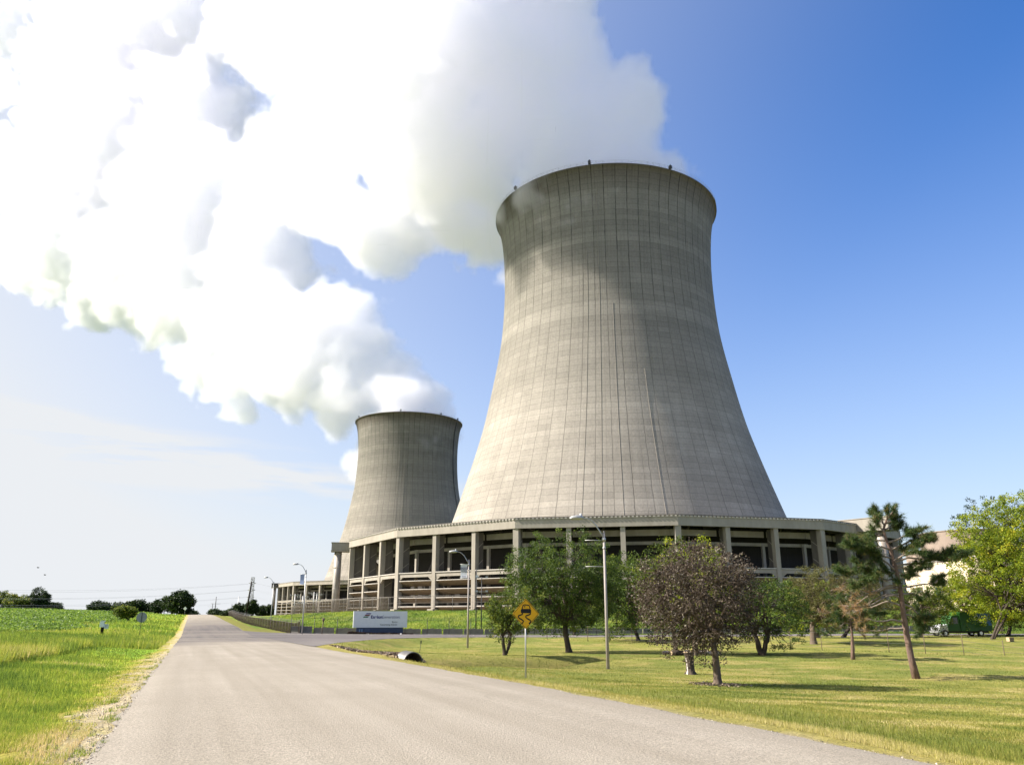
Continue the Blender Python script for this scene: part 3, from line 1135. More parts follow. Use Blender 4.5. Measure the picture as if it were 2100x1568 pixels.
# ---------------------------------------------------------------- steam
def steam(name, label, puffs, vox, dens, gain, namp, nscale, warp, seed, smooth=.1):
    cs = []
    for px, py, Y, r in puffs:
        p = at(px, py, Y)
        cs.append((p, r * mpp(px, py, Y)))
    lo = [min(p[i] - r * 1.2 for p, r in cs) for i in range(3)]
    hi = [max(p[i] + r * 1.2 for p, r in cs) for i in range(3)]
    res = [max(8, int((hi[i] - lo[i]) / vox)) for i in range(3)]
    print('STEAM', res, res[0] * res[1] * res[2] / 1e6, lo, hi)
    ng = bpy.data.node_groups.new(name, 'GeometryNodeTree')
    ng.interface.new_socket('Geometry', in_out='INPUT', socket_type='NodeSocketGeometry')
    ng.interface.new_socket('Geometry', in_out='OUTPUT', socket_type='NodeSocketGeometry')
    N, L = ng.nodes.new, ng.links.new
    pos = N('GeometryNodeInputPosition').outputs[0]

    def mth(op, a, b=None, c=None):
        return nmath(ng, op, a, b, c)
    off = N('ShaderNodeVectorMath')
    off.operation = 'ADD'
    L(pos, off.inputs[0])
    off.inputs[1].default_value = (seed * 311, seed * 77, 0)
    wn = nnoise(ng, off.outputs[0], .016, 2, .5, 1)
    v1 = N('ShaderNodeVectorMath')
    v1.operation = 'MULTIPLY_ADD'
    L(wn, v1.inputs[0])
    v1.inputs[1].default_value = (warp * 2,) * 3
    L(pos, v1.inputs[2])
    v2 = N('ShaderNodeVectorMath')
    v2.operation = 'SUBTRACT'
    L(v1.outputs[0], v2.inputs[0])
    v2.inputs[1].default_value = (warp,) * 3
    cur = None
    for p, r in cs:
        d = N('ShaderNodeVectorMath')
        d.operation = 'DISTANCE'
        L(v2.outputs[0], d.inputs[0])
        d.inputs[1].default_value = p
        e = mth('MULTIPLY_ADD', d.outputs['Value'], -1 / r, 1.)
        cur = e if cur is None else mth('SMOOTH_MAX', cur, e, smooth)
    vo = N('ShaderNodeTexVoronoi')
    vo.feature = 'F1'
    vo.inputs['Scale'].default_value = nscale * 1.4
    vo.inputs['Detail'].default_value = 2
    vo.inputs['Roughness'].default_value = .55
    vo.inputs['Lacunarity'].default_value = 2.3
    L(v2.outputs[0], vo.inputs['Vector'])
    fb = nnoise(ng, off.outputs[0], nscale, 8, .64)
    n1 = mth('MULTIPLY_ADD', fb, namp, -namp * .40)
    n2 = mth('MULTIPLY_ADD', vo.outputs['Distance'], -namp * .55, namp * .24)
    cl = N('ShaderNodeClamp')
    L(mth('MULTIPLY', mth('ADD', mth('ADD', cur, n1), n2), gain), cl.inputs[0])
    vc = N('GeometryNodeVolumeCube')
    L(cl.outputs[0], vc.inputs['Density'])
    vc.inputs['Min'].default_value, vc.inputs['Max'].default_value = lo, hi
    for k, r in zip('XYZ', res):
        vc.inputs['Resolution ' + k].default_value = r
    m = bpy.data.materials.new(name + '_vapour')
    m.use_nodes = True
    t = m.node_tree
    t.nodes.clear()
    o = t.nodes.new('ShaderNodeOutputMaterial')
    pv = t.nodes.new('ShaderNodeVolumePrincipled')
    pv.inputs['Color'].default_value = (.989, .986, .999, 1)
    pv.inputs['Density'].default_value = dens
    pv.inputs['Anisotropy'].default_value = 0.3
    t.links.new(pv.outputs[0], o.inputs['Volume'])
    sm = N('GeometryNodeSetMaterial')
    L(vc.outputs[0], sm.inputs[0])
    sm.inputs['Material'].default_value = m
    out = N('NodeGroupOutput')
    L(sm.outputs[0], out.inputs[0])
    vol = bpy.data.volumes.new(name)
    vol.materials.append(m)
    ob = link(bpy.data.objects.new(name, vol))
    md = ob.modifiers.new('vapour', 'NODES')
    md.node_group = ng
    put(ob, label, kind='stuff')
    return ob





# ---------------------------------------------------------------- signs and small hardware helpers
def plate(mb, poly, y0, y1, mi=0):
    n = len(poly)
    vs = [(p[0], y0, p[1]) for p in poly] + [(p[0], y1, p[1]) for p in poly]
    return mb.add(vs, [tuple(range(n)), tuple(range(n, 2 * n))[::-1]] + [(i, n + i, n + (i + 1) % n, (i + 1) % n) for i in range(n)], mi)


def stroke(mb, pts, wd, y0, y1, mi=0):
    pts = [Vector(p) for p in pts]
    l, r = [], []
    for k, p in enumerate(pts):
        d = (pts[min(k + 1, len(pts) - 1)] - pts[max(k - 1, 0)]).normalized()
        nrm = Vector((-d.y, d.x)) * wd / 2
        l.append(p + nrm)
        r.append(p - nrm)
    for k in range(len(pts) - 1):
        plate(mb, [r[k], r[k + 1], l[k + 1], l[k]], y0, y1, mi)


def text_obj(name, body, size, mat, parent, loc, align='LEFT', bold=0.0, space=1.0, depth=.012, xs=1.0, rotz=0.0):
    cu = bpy.data.curves.new('tmp', 'FONT')
    cu.body, cu.size, cu.align_x, cu.offset, cu.space_character, cu.extrude = body, size, align, bold, space, depth
    t = bpy.data.objects.new('tmp', cu)
    sc.collection.objects.link(t)
    bpy.context.view_layer.update()
    me = bpy.data.meshes.new_from_object(t.evaluated_get(bpy.context.evaluated_depsgraph_get()))
    bpy.data.objects.remove(t)
    me.name = name
    me.transform(Matrix.Rotation(rotz, 4, 'Z') @ Matrix.Rotation(math.pi / 2, 4, 'X') @ Matrix.Diagonal((xs, 1, 1, 1)))
    me.materials.clear()
    me.materials.append(mat)
    o = bpy.data.objects.new(name, me)
    o.location = loc
    return link(o, parent)


# road warning sign ---------------------------------------------------------
p = gp(1079, 1389)
T = thing('warning_sign', 'yellow diamond road sign with a black skidding car symbol on a steel post', 'road sign', p, math.radians(24))
zc = at(1084, 1258, p.y).z - p.z
hd = .635
mb = MB()
mb.tube([(0, .035, -.5), (0.0, .035, zc + .55)], .032, 8)
mb.build('post', M_GALV, T)


def rdiamond(h, r=.06, c=0.0):
    out = []
    for k in range(4):
        a = math.pi / 2 * k
        tip = Vector((math.cos(a), math.sin(a))) * (h - r * 1.414 + 0)
        for j in (-2, -1, 0, 1, 2):
            b = a + j * math.pi / 8
            out.append(tip + Vector((math.cos(b), math.sin(b))) * r)
    return [(q.x, q.y + c) for q in out]


mb = MB()
plate(mb, rdiamond(hd, .06, zc), -.004, .0)
pl = mb.build('plate', M_YEL, T)
mb = MB()
o_, i_ = rdiamond(hd - .03, .05, zc), rdiamond(hd - .055, .04, zc)
for k in range(len(o_)):
    j = (k + 1) % len(o_)
    plate(mb, [o_[k], o_[j], i_[j], i_[k]], -.0065, -.0045)
mb.build('border', M_BLACK, pl)
mb = MB()
y0, y1 = -.0070, -.0045


def sg(x, z):           # photo zoom pixels to sign coordinates
    return ((x - 607) * .00305 * 1.04, zc + (545 - z) * .00272)


plate(mb, [sg(533, 522), sg(531, 485), sg(545, 468), sg(672, 470), sg(686, 487), sg(684, 524), sg(680, 535), sg(536, 533)][::-1], y0, y1)
stroke(mb, [sg(550, 468), sg(568, 412), sg(580, 408), sg(645, 412), sg(655, 418), sg(672, 470)], .045, y0, y1)
plate(mb, [sg(580, 436), sg(586, 426), sg(596, 426), sg(601, 436), sg(596, 446), sg(586, 446)][::-1], y0, y1)
for s in (0, 1):
    dx = 118 * s if s else 0
    pts = [sg(557 + dx * .98, 533), sg(556 + dx * .98, 550), sg(530 + dx * .97, 562), sg(500 + dx * .95, 572), sg(492 + dx * .93, 590), sg(512 + dx * .93, 612),
           sg(548 + dx * .93, 632), sg(572 + dx * .93, 655), sg(562 + dx * .93, 675), sg(540 + dx * .93, 690)]
    stroke(mb, pts, .058, y0, y1)
mb.build('skidding_car_symbol', M_BLACK, pl)
mb = MB()
for z in (zc + .3, zc - .3):
    mb.tube([(0, -.012, z), (0, -.004, z)], .012, 8)
mb.build('bolts', M_GALV, pl)

# round sign seen from behind ----------------------------------------------
p = gp(285, 1311)
T = thing('road_sign', 'round road sign seen from its grey back in the left verge grass', 'road sign', p, math.radians(16))
zc = at(287, 1265, p.y).z - p.z
r_ = 10.3 * mpp(287, 1265, p.y)
mb = MB()
plate(mb, [(r_ * math.cos(a * math.pi / 12), zc + r_ * math.sin(a * math.pi / 12)) for a in range(24)], 0, .006)
mb.build('plate', M_ALU, T)
mb = MB()
mb.beam((0, -.03, -.4), (0, -.03, zc + r_ * .95), .075, .04)
mb.build('post', M_DARKST, T)
# far white diamond
p = base(376, 330)
T = thing('road_sign', 'small white backed diamond sign near the road crest in front of the big dark tree', 'road sign', p)
zc = at(376, 1247, p.y).z - p.z
mb = MB()
plate(mb, [(.75, zc), (0, zc + .75), (-.75, zc), (0, zc - .75)], 0, .01)
mb.build('plate', M_WHITE, T)
mb = MB()
mb.beam((0, .04, -.3), (0, .04, zc), .06, .05)
mb.build('post', M_GALV, T)

# utility pedestal in the field ----------------------------------------------
p = gp(207, 1303)
k = mpp(207, 1290, p.y)
T = thing('utility_post', 'stubby dark post with a pale meter box and small white notice in the left field', 'utility post', p, math.radians(12))
mb = MB()
mb.box((0.05, 0, 14 * k), (5 * k, 4 * k, 30 * k))
mb.build('post', M_WOODD, T)
mb = MB()
mb.box((-.5 * k, -.1, 22.5 * k), (8 * k, 4 * k, 11 * k))
mb.box((1.6 * k, -.08, 29 * k), (7.5 * k, 5 * k, 1.6 * k))
mb.build('meter_box', M_WHITE, T)
mb = MB()
mb.box((8 * k, -.05, 18.5 * k), (8 * k, .03, 9 * k))
mb.build('notice', M_WHITE, T)
mb = MB()
for q in range(4):
    mb.box((8 * k, -.07, (15.5 + 2 * q) * k), (6 * k, .005, .7 * k))
mb.build('notice_lines', M_GREYL, T)


# street lamps ----------------------------------------------------------------
def street_lamp(px, row, ytop, label, lit, banner=None, extra=None, armdir=-1, Y=None):
    p = gp(px, row) if Y is None else base(px, Y)
    h = at(px, ytop, p.y).z - p.z
    T = thing('street_lamp', label, 'street lamp', p, 0, 'street lamps along the road and lawn')
    mb = MB()
    mb.tube([(0, 0, -.6), (0, 0, h)], [.105, .07], 12)
    mb.tube([(0, 0, h), (0, 0, h + .12)], [.08, .02], 10)
    mb.build('pole', M_POLEC if lit else M_GALV, T)
    mb = MB()
    arm = [(0, 0, h - .35), (armdir * .22, 0, h + .05), (armdir * .5, 0, h + .5), (armdir * .8, 0, h + .78), (armdir * 1.05, 0, h + .88), (armdir * 1.35, 0, h + .9)]
    mb.tube(arm, [.05, .045, .04, .035, .032, .03], 7)
    mb.build('arm', M_GALV, T)
    mb = MB()
    pts = [(armdir * 1.2, 0, h + .9), (armdir * 1.35, 0, h + .93), (armdir * 1.6, 0, h + .93), (armdir * 1.9, 0, h + .9), (armdir * 2.05, 0, h + .88)]
    mb.tube(pts, [.05, .13, .15, .12, .05], 10)
    hd_ = mb.build('lamp_head', M_GALV, T)
    mb = MB()
    mb.tube([(armdir * 1.38, 0, h + 1.0), (armdir * 1.38, 0, h + 1.16)], .06, 8)
    mb.build('photocell', M_WHITE, hd_)
    mb = MB()
    mb.tube([(0, 0, h - .5), (0, 0, h - .3)], .12, 10)
    mb.tube([(0, 0, h - .95), (0, 0, h - .87)], .11, 10)
    mb.build('collar', M_GALV, T)
    if banner:
        x0, z1, wd, hh, mat, lines, lm = banner
        for zz in (z1, z1 - hh):
            mb = MB()
            mb.tube([(0, 0, h + zz), (armdir * (x0 + wd + .06), 0, h + zz)], .02, 6)
            mb.build('banner_bracket', M_GALV, T)
        if mat:
            mb = MB()
            n = 8
            for i in range(n):
                u0, u1 = i / n, (i + 1) / n
                b0, b1 = .09 * math.sin(math.pi * u0), .09 * math.sin(math.pi * u1)
                z0_, z1_ = h + z1 - hh * u0, h + z1 - hh * u1
                xa0, xa1 = armdir * (x0 + .06 * math.sin(math.pi * u0)), armdir * (x0 + .06 * math.sin(math.pi * u1))
                xb0, xb1 = armdir * (x0 + wd), armdir * (x0 + wd)
                mb.add([(xa0, b0, z0_), (xb0, b0, z0_), (xb1, b1, z1_), (xa1, b1, z1_), (xa0, b0 + .01, z0_), (xb0, b0 + .01, z0_), (xb1, b1 + .01, z1_), (xa1, b1 + .01, z1_)],
                       [(0, 1, 2, 3), (7, 6, 5, 4), (0, 4, 5, 1), (1, 5, 6, 2), (2, 6, 7, 3), (3, 7, 4, 0)])
            bn = mb.build('banner', mat, T)
            for (tx, fz, sz) in lines:
                text_obj('banner_lettering', tx, sz, lm, bn, (armdir * (x0 + wd / 2), -.012, h + z1 - hh * fz), 'CENTER', .0, 1, .004, .8)
    if extra:
        for z, wd, hh in extra:
            mb = MB()
            mb.box((.05, -.12, z), (wd, .02, hh))
            mb.build('notice', M_WHITE, T)
    return T


street_lamp(1247, 1371, 1092, 'tall pale street lamp with two empty banner brackets right of the warning sign', True, (.0, -.45, 1.1, 1.55, None, [], None))
street_lamp(959, 1328, 1149, 'street lamp with a white lettered banner, between the station sign and the small tree', True,
            (.12, -.35, .72, 1.4, M_WHITE, [('WELCOME TO', .30, .15), ('BYRON', .43, .24), ('STATION', .58, .2), ('Exelon', .93, .2)], M_NAVY))
street_lamp(619, 1300, 1169, 'dark street lamp with a narrow pale blue banner beside the wall corner', False,
            (.2, -.55, .62, 1.45, plain('banner_pale_blue', (.36, .42, .55, 1), (.28, .35, .5, 1), 2, .6), [], None))
street_lamp(554, 1287, 1193, 'dark street lamp on the grass strip furthest up the road, without a banner', False)
street_lamp(1946, 1302, 1180, 'street lamp with a blue banner and white notices in front of the green truck', True,
            (.12, -1.6, .85, 1.6, M_BLUE, [('E', .35, .5), ('C', .68, .5), ('T', .98, .5)], M_WHITE), [(2.75, .75, .5), (1.55, .42, .5)])


# station sign -----------------------------------------------------------------
p = base(780, 127)
SR = math.radians(15)
T = thing('station_sign', 'wide white station sign with logo and blue lettering on a blue grey plinth', 'sign', p, SR)
ks = mpp(780, 1270, p.y)
W, z0, z1 = 109 * ks / math.cos(math.radians(6)), at(780, 1286, p.y).z - p.z, at(780, 1252.5, p.y).z - p.z
mb = MB()
mb.box((0, .3, (z0 + z1) / 2), (W, .6, z1 - z0))
bd = mb.build('board', M_WHITE, T)
mb = MB()
mb.box((-W * .005, .3, z0 / 2 - .3), (W * .865, .44, z0 + .59))
pn = mb.build('plinth', M_SIGNB, T)
hh = z1 - z0


def sx(x):
    return (x - 1000) / 1760 * W


def sz(z):
    return z1 - (z - 130) / 500 * hh


for nm, mt, ya, yb, xa, xb in (('purple_stripe', M_PURP, 190, 222, 505, 662), ('maroon_stripe', M_RED, 238, 275, 463, 622), ('green_stripe', M_GREEN, 290, 325, 420, 578)):
    mb = MB()
    sl = 22
    plate(mb, [(sx(xa), sz(yb)), (sx(xb), sz(yb)), (sx(xb + sl + 14), sz(ya)), (sx(xa + sl + 16), sz(ya))], -.02, -.002)
    mb.build(nm, mt, bd)
text_obj('bold_lettering', 'Exelon', hh * .262, M_NAVY, bd, (sx(678), -.012, sz(350)), 'LEFT', .022, 1.04, .006, 1.0)
text_obj('light_lettering', 'Generation.', hh * .262, M_NAVY, bd, (sx(1036), -.012, sz(350)), 'LEFT', -.004, .97, .006, .97)
text_obj('small_lettering', 'Byron', hh * .135, M_GREYL, bd, (sx(1555), -.012, sz(480)), 'RIGHT', .004, 1.05, .006, 1.0)
text_obj('small_lettering', 'Generating Station', hh * .135, M_GREYL, bd, (sx(1555), -.012, sz(562)), 'RIGHT', .004, 1.05, .006, 1.0)
# plinth emblem: a little pair of towers
mb = MB()
xe, ze = -W * .865 / 2 + .62, z0 * .56
for s in (-1, 1):
    q = [(-.17, -.32), (.17, -.32), (.09, .0), (.15, .30), (-.15, .30), (-.09, 0)]
    plate(mb, [(xe + s * .17 + a * .9, ze + b) for a, b in q], .055, .078)
mb.build('emblem', plain('emblem_blue', (.16, .26, .42, 1), None, 2, .5), pn)
mb = MB()
for kq in range(4):
    mb.box((xe + 1.0, .066, ze + .24 - kq * .16), (.8, .018, .06))
mb.build('emblem_lines', plain('emblem_line_blue', (.10, .14, .24, 1), None, 2, .5), pn)
for dx in (-1.9, 3.0):
    mb = MB()
    mb.tube([(dx, -1.35, .05), (dx, -1.2, .28)], [.1, .16], 10)
    mb.box((dx, -1.3, -.05), (.3, .3, .3))
    mb.build('floodlight', M_WHITE, T)
# mulch bed with low dark planting
p2 = Vector((p.x, p.y, 0)) + Matrix.Rotation(SR, 3, 'Z') @ Vector((0, -1.5, 0))
n = 5200
rg = np.random.default_rng(5)
u, v_ = rg.uniform(-1, 1, n), rg.uniform(-1, 1, n)
xx, yy_ = u * (W * .60), v_ * .55 - .85
cx = p.x + xx * math.cos(SR) - yy_ * math.sin(SR)
cyy = p.y + xx * math.sin(SR) + yy_ * math.cos(SR)
zz = H(cx, cyy) + rg.uniform(.02, .42, n)
bedm = leafmat('bed_plant_leaf', [(0, (.012, .010, .008)), (1, (.05, .028, .022))], .15)
b_ = cloud_mesh('bed_planting', leaf_quads(np.c_[cx, cyy, zz], .09, rg), 4, rg.uniform(0, 1, n), bedm)
put(b_, 'low dark planting along the foot of the station sign', kind='stuff')

# culvert ---------------------------------------------------------------------------
p = base(846, 44.6)
p.z = -1.12
T = thing('culvert_pipe', 'corrugated metal culvert pipe opening out of the dry rubble bank', 'culvert pipe', p)
R0 = .53
d = Vector((-.50, .86, .03)).normalized()
c0 = Vector((0, 0, .47))
mb = MB()
n = 34
pts = [c0 + d * (k * .035 - .25) for k in range(n)]
mb.tube(pts, [R0 + .02 * math.sin(k * 2.1) for k in range(n)], 32, False)
mb.build('outer_wall', M_CORR, T)
mb = MB()
mb.tube([c0 + d * (k * .035 - .25) for k in range(n)], [R0 - .03 + .02 * math.sin(k * 2.1) for k in range(n)], 32, False)
mb.tube([c0 + d * .85, c0 + d * .88], R0 - .03, 32, True)
mb.build('inner_wall', M_PIPEIN, T)
mb = MB()
a_, b2 = [], []
s_ = d.cross(Vector((0, 0, 1))).normalized()
t_ = s_.cross(d)
vs = []
for q in range(32):
    an = q * math.pi / 16
    vs.append(c0 + d * -.252 + (s_ * math.cos(an) + t_ * math.sin(an)) * (R0 + .015))
for q in range(32):
    an = q * math.pi / 16
    vs.append(c0 + d * -.252 + (s_ * math.cos(an) + t_ * math.sin(an)) * (R0 - .03))
mb.add(vs, [(i, (i + 1) % 32, 32 + (i + 1) % 32, 32 + i) for i in range(32)])
mb.build('rim', M_CORR, T)

# thin markers -----------------------------------------------------------------------
p = gp(860, 1338)
mb = MB()
mb.tube([(p.x, p.y, p.z - .2), (p.x + .12, p.y, p.z + .95)], .018, 6)
mb.box((p.x + .11, p.y, p.z + .82), (.09, .05, .22))
put(mb.build('marker_stake', M_DARKST), 'thin dark stake with a small tag above the culvert pipe', 'stake')
p = base(661, 122.5)
mb = MB()
mb.tube([(p.x, p.y, p.z - .3), (p.x + .12, p.y, p.z + 1.75)], .075, 8)
mb.tube([(p.x + .12, p.y, p.z + 1.7), (p.x + .13, p.y, p.z + 2.0), (p.x + .14, p.y, p.z + 2.3)], [.1, .2, .08], 10)
put(mb.build('marker_post', M_WOOD), 'brown round headed marker post between the blue banner lamp and the station sign', 'post')

# barriers ------------------------------------------------------------------------------
mb = MB()
prof = [(-.33, 0), (.33, 0), (.33, .12), (.20, .38), (.14, 1.12), (-.14, 1.12), (-.20, .38), (-.33, .12)]
LB = 3.05
n = len(prof)
vs = [(-LB / 2, a, z) for a, z in prof] + [(LB / 2, a, z) for a, z in prof]
mb.add(vs, [tuple(range(n)), tuple(range(n, 2 * n))[::-1]] + [(i, n + i, n + (i + 1) % n, (i + 1) % n) for i in range(n)])
mb.box((0, -.0, 1.16), (.5, .12, .08))
bm_ = mb.mesh('concrete_barrier', M_BARR)
A, B = Vector((-33.5, 127.5)), Vector((84, 151))
dirv = (B - A).normalized()
nb = int((B - A).length / 3.3)
for i in range(nb):
    q = A + dirv * (i * 3.3 + 1.6)
    o = bpy.data.objects.new('concrete_barrier', bm_)
    o.location = (q.x, q.y, ground_at(q.x, q.y) - .05)
    o.rotation_euler = (0, 0, math.atan2(dirv.y, dirv.x) - .09 + random.uniform(-.03, .03))
    link(o)
    put(o, 'grey concrete barrier in the long row at the foot of the green embankment', 'barrier', 'concrete barriers below the embankment')


# fences ---------------------------------------------------------------------------------
def post_fence(name, label, cat, pts, hgt, rad, mat, arm=0.0, rails=(), wires=(), slat=None, minpost=0):
    T = thing(name, label, cat, (pts[0][0], pts[0][1], ground_at(*pts[0])))
    o0 = T.location
    g = [Vector((x, y, ground_at(x, y))) - o0 for x, y in pts]
    for k, q in enumerate(g):
        mb = MB()
        mb.tube([q - Vector((0, 0, .3)), q + Vector((0, 0, hgt))], rad, 7)
        if arm:
            nx = g[min(k + 1, len(g) - 1)] - g[max(k - 1, 0)]
            s = Vector((nx.y, -nx.x, 0)).normalized()
            mb.tube([q + Vector((0, 0, hgt - .02)), q + Vector((0, 0, hgt + arm)) + s * arm], rad * .7, 5)
        mb.build('post', mat, T)
    for z, r in rails:
        mb = MB()
        mb.tube([q + Vector((0, 0, z)) for q in g], r, 5, False)
        mb.build('rail', mat, T)
    if wires:
        mb = MB()
        for z, off in wires:
            pl_ = []
            for k, q in enumerate(g):
                nx = g[min(k + 1, len(g) - 1)] - g[max(k - 1, 0)]
                s = Vector((nx.y, -nx.x, 0)).normalized()
                pl_.append(q + Vector((0, 0, z)) + s * off)
            mb.tube(pl_, .011, 3, False)
        o = mb.build('wires', M_WIRE, T)
    if slat:
        mb = MB()
        zb, zt, m2 = slat[:3]
        for a, b in zip(g[:-1], g[1:]):
            n_ = max(2, int((b - a).length / .3))
            for i in range(n_):
                u0, u1 = (i + .5 - slat[3] / 2) / n_, (i + .5 + slat[3] / 2) / n_
                a2, b2_ = a.lerp(b, u0), a.lerp(b, u1)
                mb.add([a2 + Vector((0, 0, zb)), b2_ + Vector((0, 0, zb)), b2_ + Vector((0, 0, zt)), a2 + Vector((0, 0, zt))], [(0, 1, 2, 3)])
        mb.build('slats', m2, T)
    return T


def line_pts(a, b, n):
    return [(a[0] + (b[0] - a[0]) * i / (n - 1), a[1] + (b[1] - a[1]) * i / (n - 1)) for i in range(n)]


post_fence('wire_fence', 'low wire fence with thin brown posts crossing the lawn', 'fence', line_pts((2.0, 106), (41.5, 71.5), 18) + line_pts((44.6, 70.8), (92, 66), 16),
           1.75, .032, M_WOOD, wires=((.35, 0), (.8, 0), (1.25, 0), (1.65, 0)))
post_fence('security_fence', 'barbed wire security fence with angled post tops in front of the barriers', 'fence', line_pts((-33, 125.6), (70, 146), 32),
           2.3, .045, M_DARKST, .42, rails=((2.28, .025),), wires=((2.45, .15), (2.6, .3), (2.72, .42), (.1, 0)))
fl = []
for k in range(66):
    y = 126 + k * 3.1
    t = 16.5 - 4.0 * smooth01(np.array(y), 126, 200) + 2.0 * smooth01(np.array(y), 200, 330)
    fl.append((float(t) - SLOPE * y, y))
T = post_fence('slatted_fence', 'dark slatted fence with barbed wire arms climbing beside the road towards the crest', 'fence', fl, 1.75, .035, plain('fence_post_grey', (.13, .12, .105, 1), None, 2, .8), .4,
               rails=((1.72, .03),), wires=((1.9, .15), (2.02, .28), (2.12, .4)), slat=(.05, 1.7, M_WOODD, .86))
rim = [(-74 + 3.2 * k) for k in range(46)]
pts = []
for dg in rim:
    q = Matrix.Rotation(-math.radians(AZ1), 3, 'Z') @ ringp(101.5, dg)
    pts.append((TW1[0] + q.x, TW1[1] + q.y))
post_fence('chain_fence', 'tall grey chain fence with horizontal rails around the foot of the near tower', 'fence', pts, 3.5, .05, M_BARR,
           rails=((3.5, .05), (1.9, .035), (.9, .05)), wires=((2.6, 0), (2.2, 0), (1.3, 0), (3.1, 0)))
fl2 = [(-29, 196), (-34, 203), (-39, 211), (-44, 220), (-49, 230), (-54, 241), (-59, 253), (-64.5, 266), (-70, 280), (-76, 296), (-82, 314), (-88, 333)]
post_fence('screen_fence', 'tall brownish mesh fence on top of the bank left of the near tower', 'fence', [tuple(q) for q in resamp(fl2, 36)], 3.3, .05, M_BARR, .3,
           rails=((3.3, .035),), slat=(.1, 3.2, plain('tan_mesh', (.05, .042, .032, 1), (.034, .028, .022, 1), 2, .95, spec=.05), .55))

# utility poles, pylons and wires ---------------------------------------------------------------
def pole(px, rowtop, Y, label, cross=(), mat=M_WOOD, r=.16, name='utility_pole', cat='utility pole', tilt=0.0, group=None):
    p = base(px, Y)
    h = at(px, rowtop, Y).z - p.z
    T = thing(name, label, cat, p, 0, group)
    mb = MB()
    mb.tube([(0, 0, -.5), (tilt, 0, h)], [r, r * .7], 8)
    mb.build('mast', mat, T)
    for dz, wd in cross:
        mb = MB()
        mb.box((tilt, 0, h - dz), (wd, .16, .16))
        for s in (-1, -.55, .55, 1):
            mb.tube([(tilt + s * wd * .47, 0, h - dz + .05), (tilt + s * wd * .47, 0, h - dz + .45)], .09, 6)
        mb.build('crossarm', M_GALV, T)
    return T


pole(502, 1192, 300, 'tall dark wooden pole standing left of the lattice pylon', (), M_WOODD, .3, tilt=1.2)
pole(438, 1223, 620, 'distant pole with a crossarm just right of the road crest', ((5, 7),), M_DARKST, .35)
pole(432, 1236, 760, 'short far pole left of its taller neighbour at the road crest', ((3, 8),), M_DARKST, .35)
pole(430, 1247, 900, 'furthest tiny pole at the edge of the road crest', ((3, 8),), M_DARKST, .4)
pole(472, 1238, 700, 'small distant pole between the crest bushes and the pylon', ((3, 5),), M_DARKST, .35)
pole(484.5, 1222, 560, 'slim pale distant pole midway between the crest and the pylon', (), M_GALV, .3)
# lattice pylon
Yp = 470
p = base(508, Yp)
h = at(515, 1183, Yp).z - p.z
T = thing('pylon', 'steel lattice transmission pylon behind the dark crest trees', 'pylon', p, 0)
kp = mpp(513, 1220, Yp)


def pyw(u):
    return (12 * (1 - u) ** 2 + 5.6) * kp / 2


mb = MB()
xt = lambda u: 2.5 * kp * u
for sx_ in (-1, 1):
    for sy in (-1, 1):
        us = [i / 12 for i in range(13)]
        mb.tube([(xt(u) + sx_ * pyw(u), sy * pyw(u) * .8, u * h) for u in us], .16, 4, False)
mb.build('mast_legs', M_GALV, T)
mb = MB()
for i in range(18):
    u0, u1 = i / 18, (i + 1) / 18
    for sy in (-1, 1):
        s = 1 if i % 2 else -1
        mb.tube([(xt(u0) - s * pyw(u0), sy * pyw(u0) * .8, u0 * h), (xt(u1) + s * pyw(u1), sy * pyw(u1) * .8, u1 * h)], .09, 3, False)
        mb.tube([(xt(u1) - pyw(u1), sy * pyw(u1) * .8, u1 * h), (xt(u1) + pyw(u1), sy * pyw(u1) * .8, u1 * h)], .09, 3, False)
mb.build('lattice', M_GALV, T)
ARMS = (1195, 1209, 1223.5)
for rw in ARMS:
    u = (at(515, rw, Yp).z - p.z) / h
    mb = MB()
    for s in (-1, 1):
        mb.tube([(xt(u), 0, u * h + .5), (xt(u) + s * 7.5 * kp, 0, u * h)], .13, 4, False)
        mb.tube([(xt(u), 0, u * h - .6), (xt(u) + s * 7.5 * kp, 0, u * h)], .13, 4, False)
    mb.build('crossarm', M_GALV, T)
mb = MB()
kk = 0
for (xl, yl, rw) in ((0, 1194, 1196), (0, 1202, 1197), (0, 1214, 1209.5), (0, 1219, 1210), (0, 1229, 1223), (0, 1236, 1224), (200, 1243, 1232)):
    a_ = at(515 - 6, rw, Yp)
    b_ = at(xl - 500, yl - 8, 330 + kk * 4)
    kk += 1
    c_ = []
    for i in range(25):
        u = i / 24
        q = a_.lerp(b_, u)
        q.z -= 7 * 4 * u * (1 - u) * .6
        c_.append(q)
    mb.tube(c_, .034, 3, False)
for rw in ARMS:
    a_ = at(521, rw, Yp)
    b_ = at(760, rw + 22, 620)
    mb.tube([a_.lerp(b_, i / 10) - Vector((0, 0, 3 * 4 * (i / 10) * (1 - i / 10))) for i in range(11)], .03, 3, False)
put(mb.build('power_lines', plain('cable_grey', (.45, .45, .47, 1), None, 2, .6)), 'thin overhead power lines sweeping left from the lattice pylon', 'power lines')
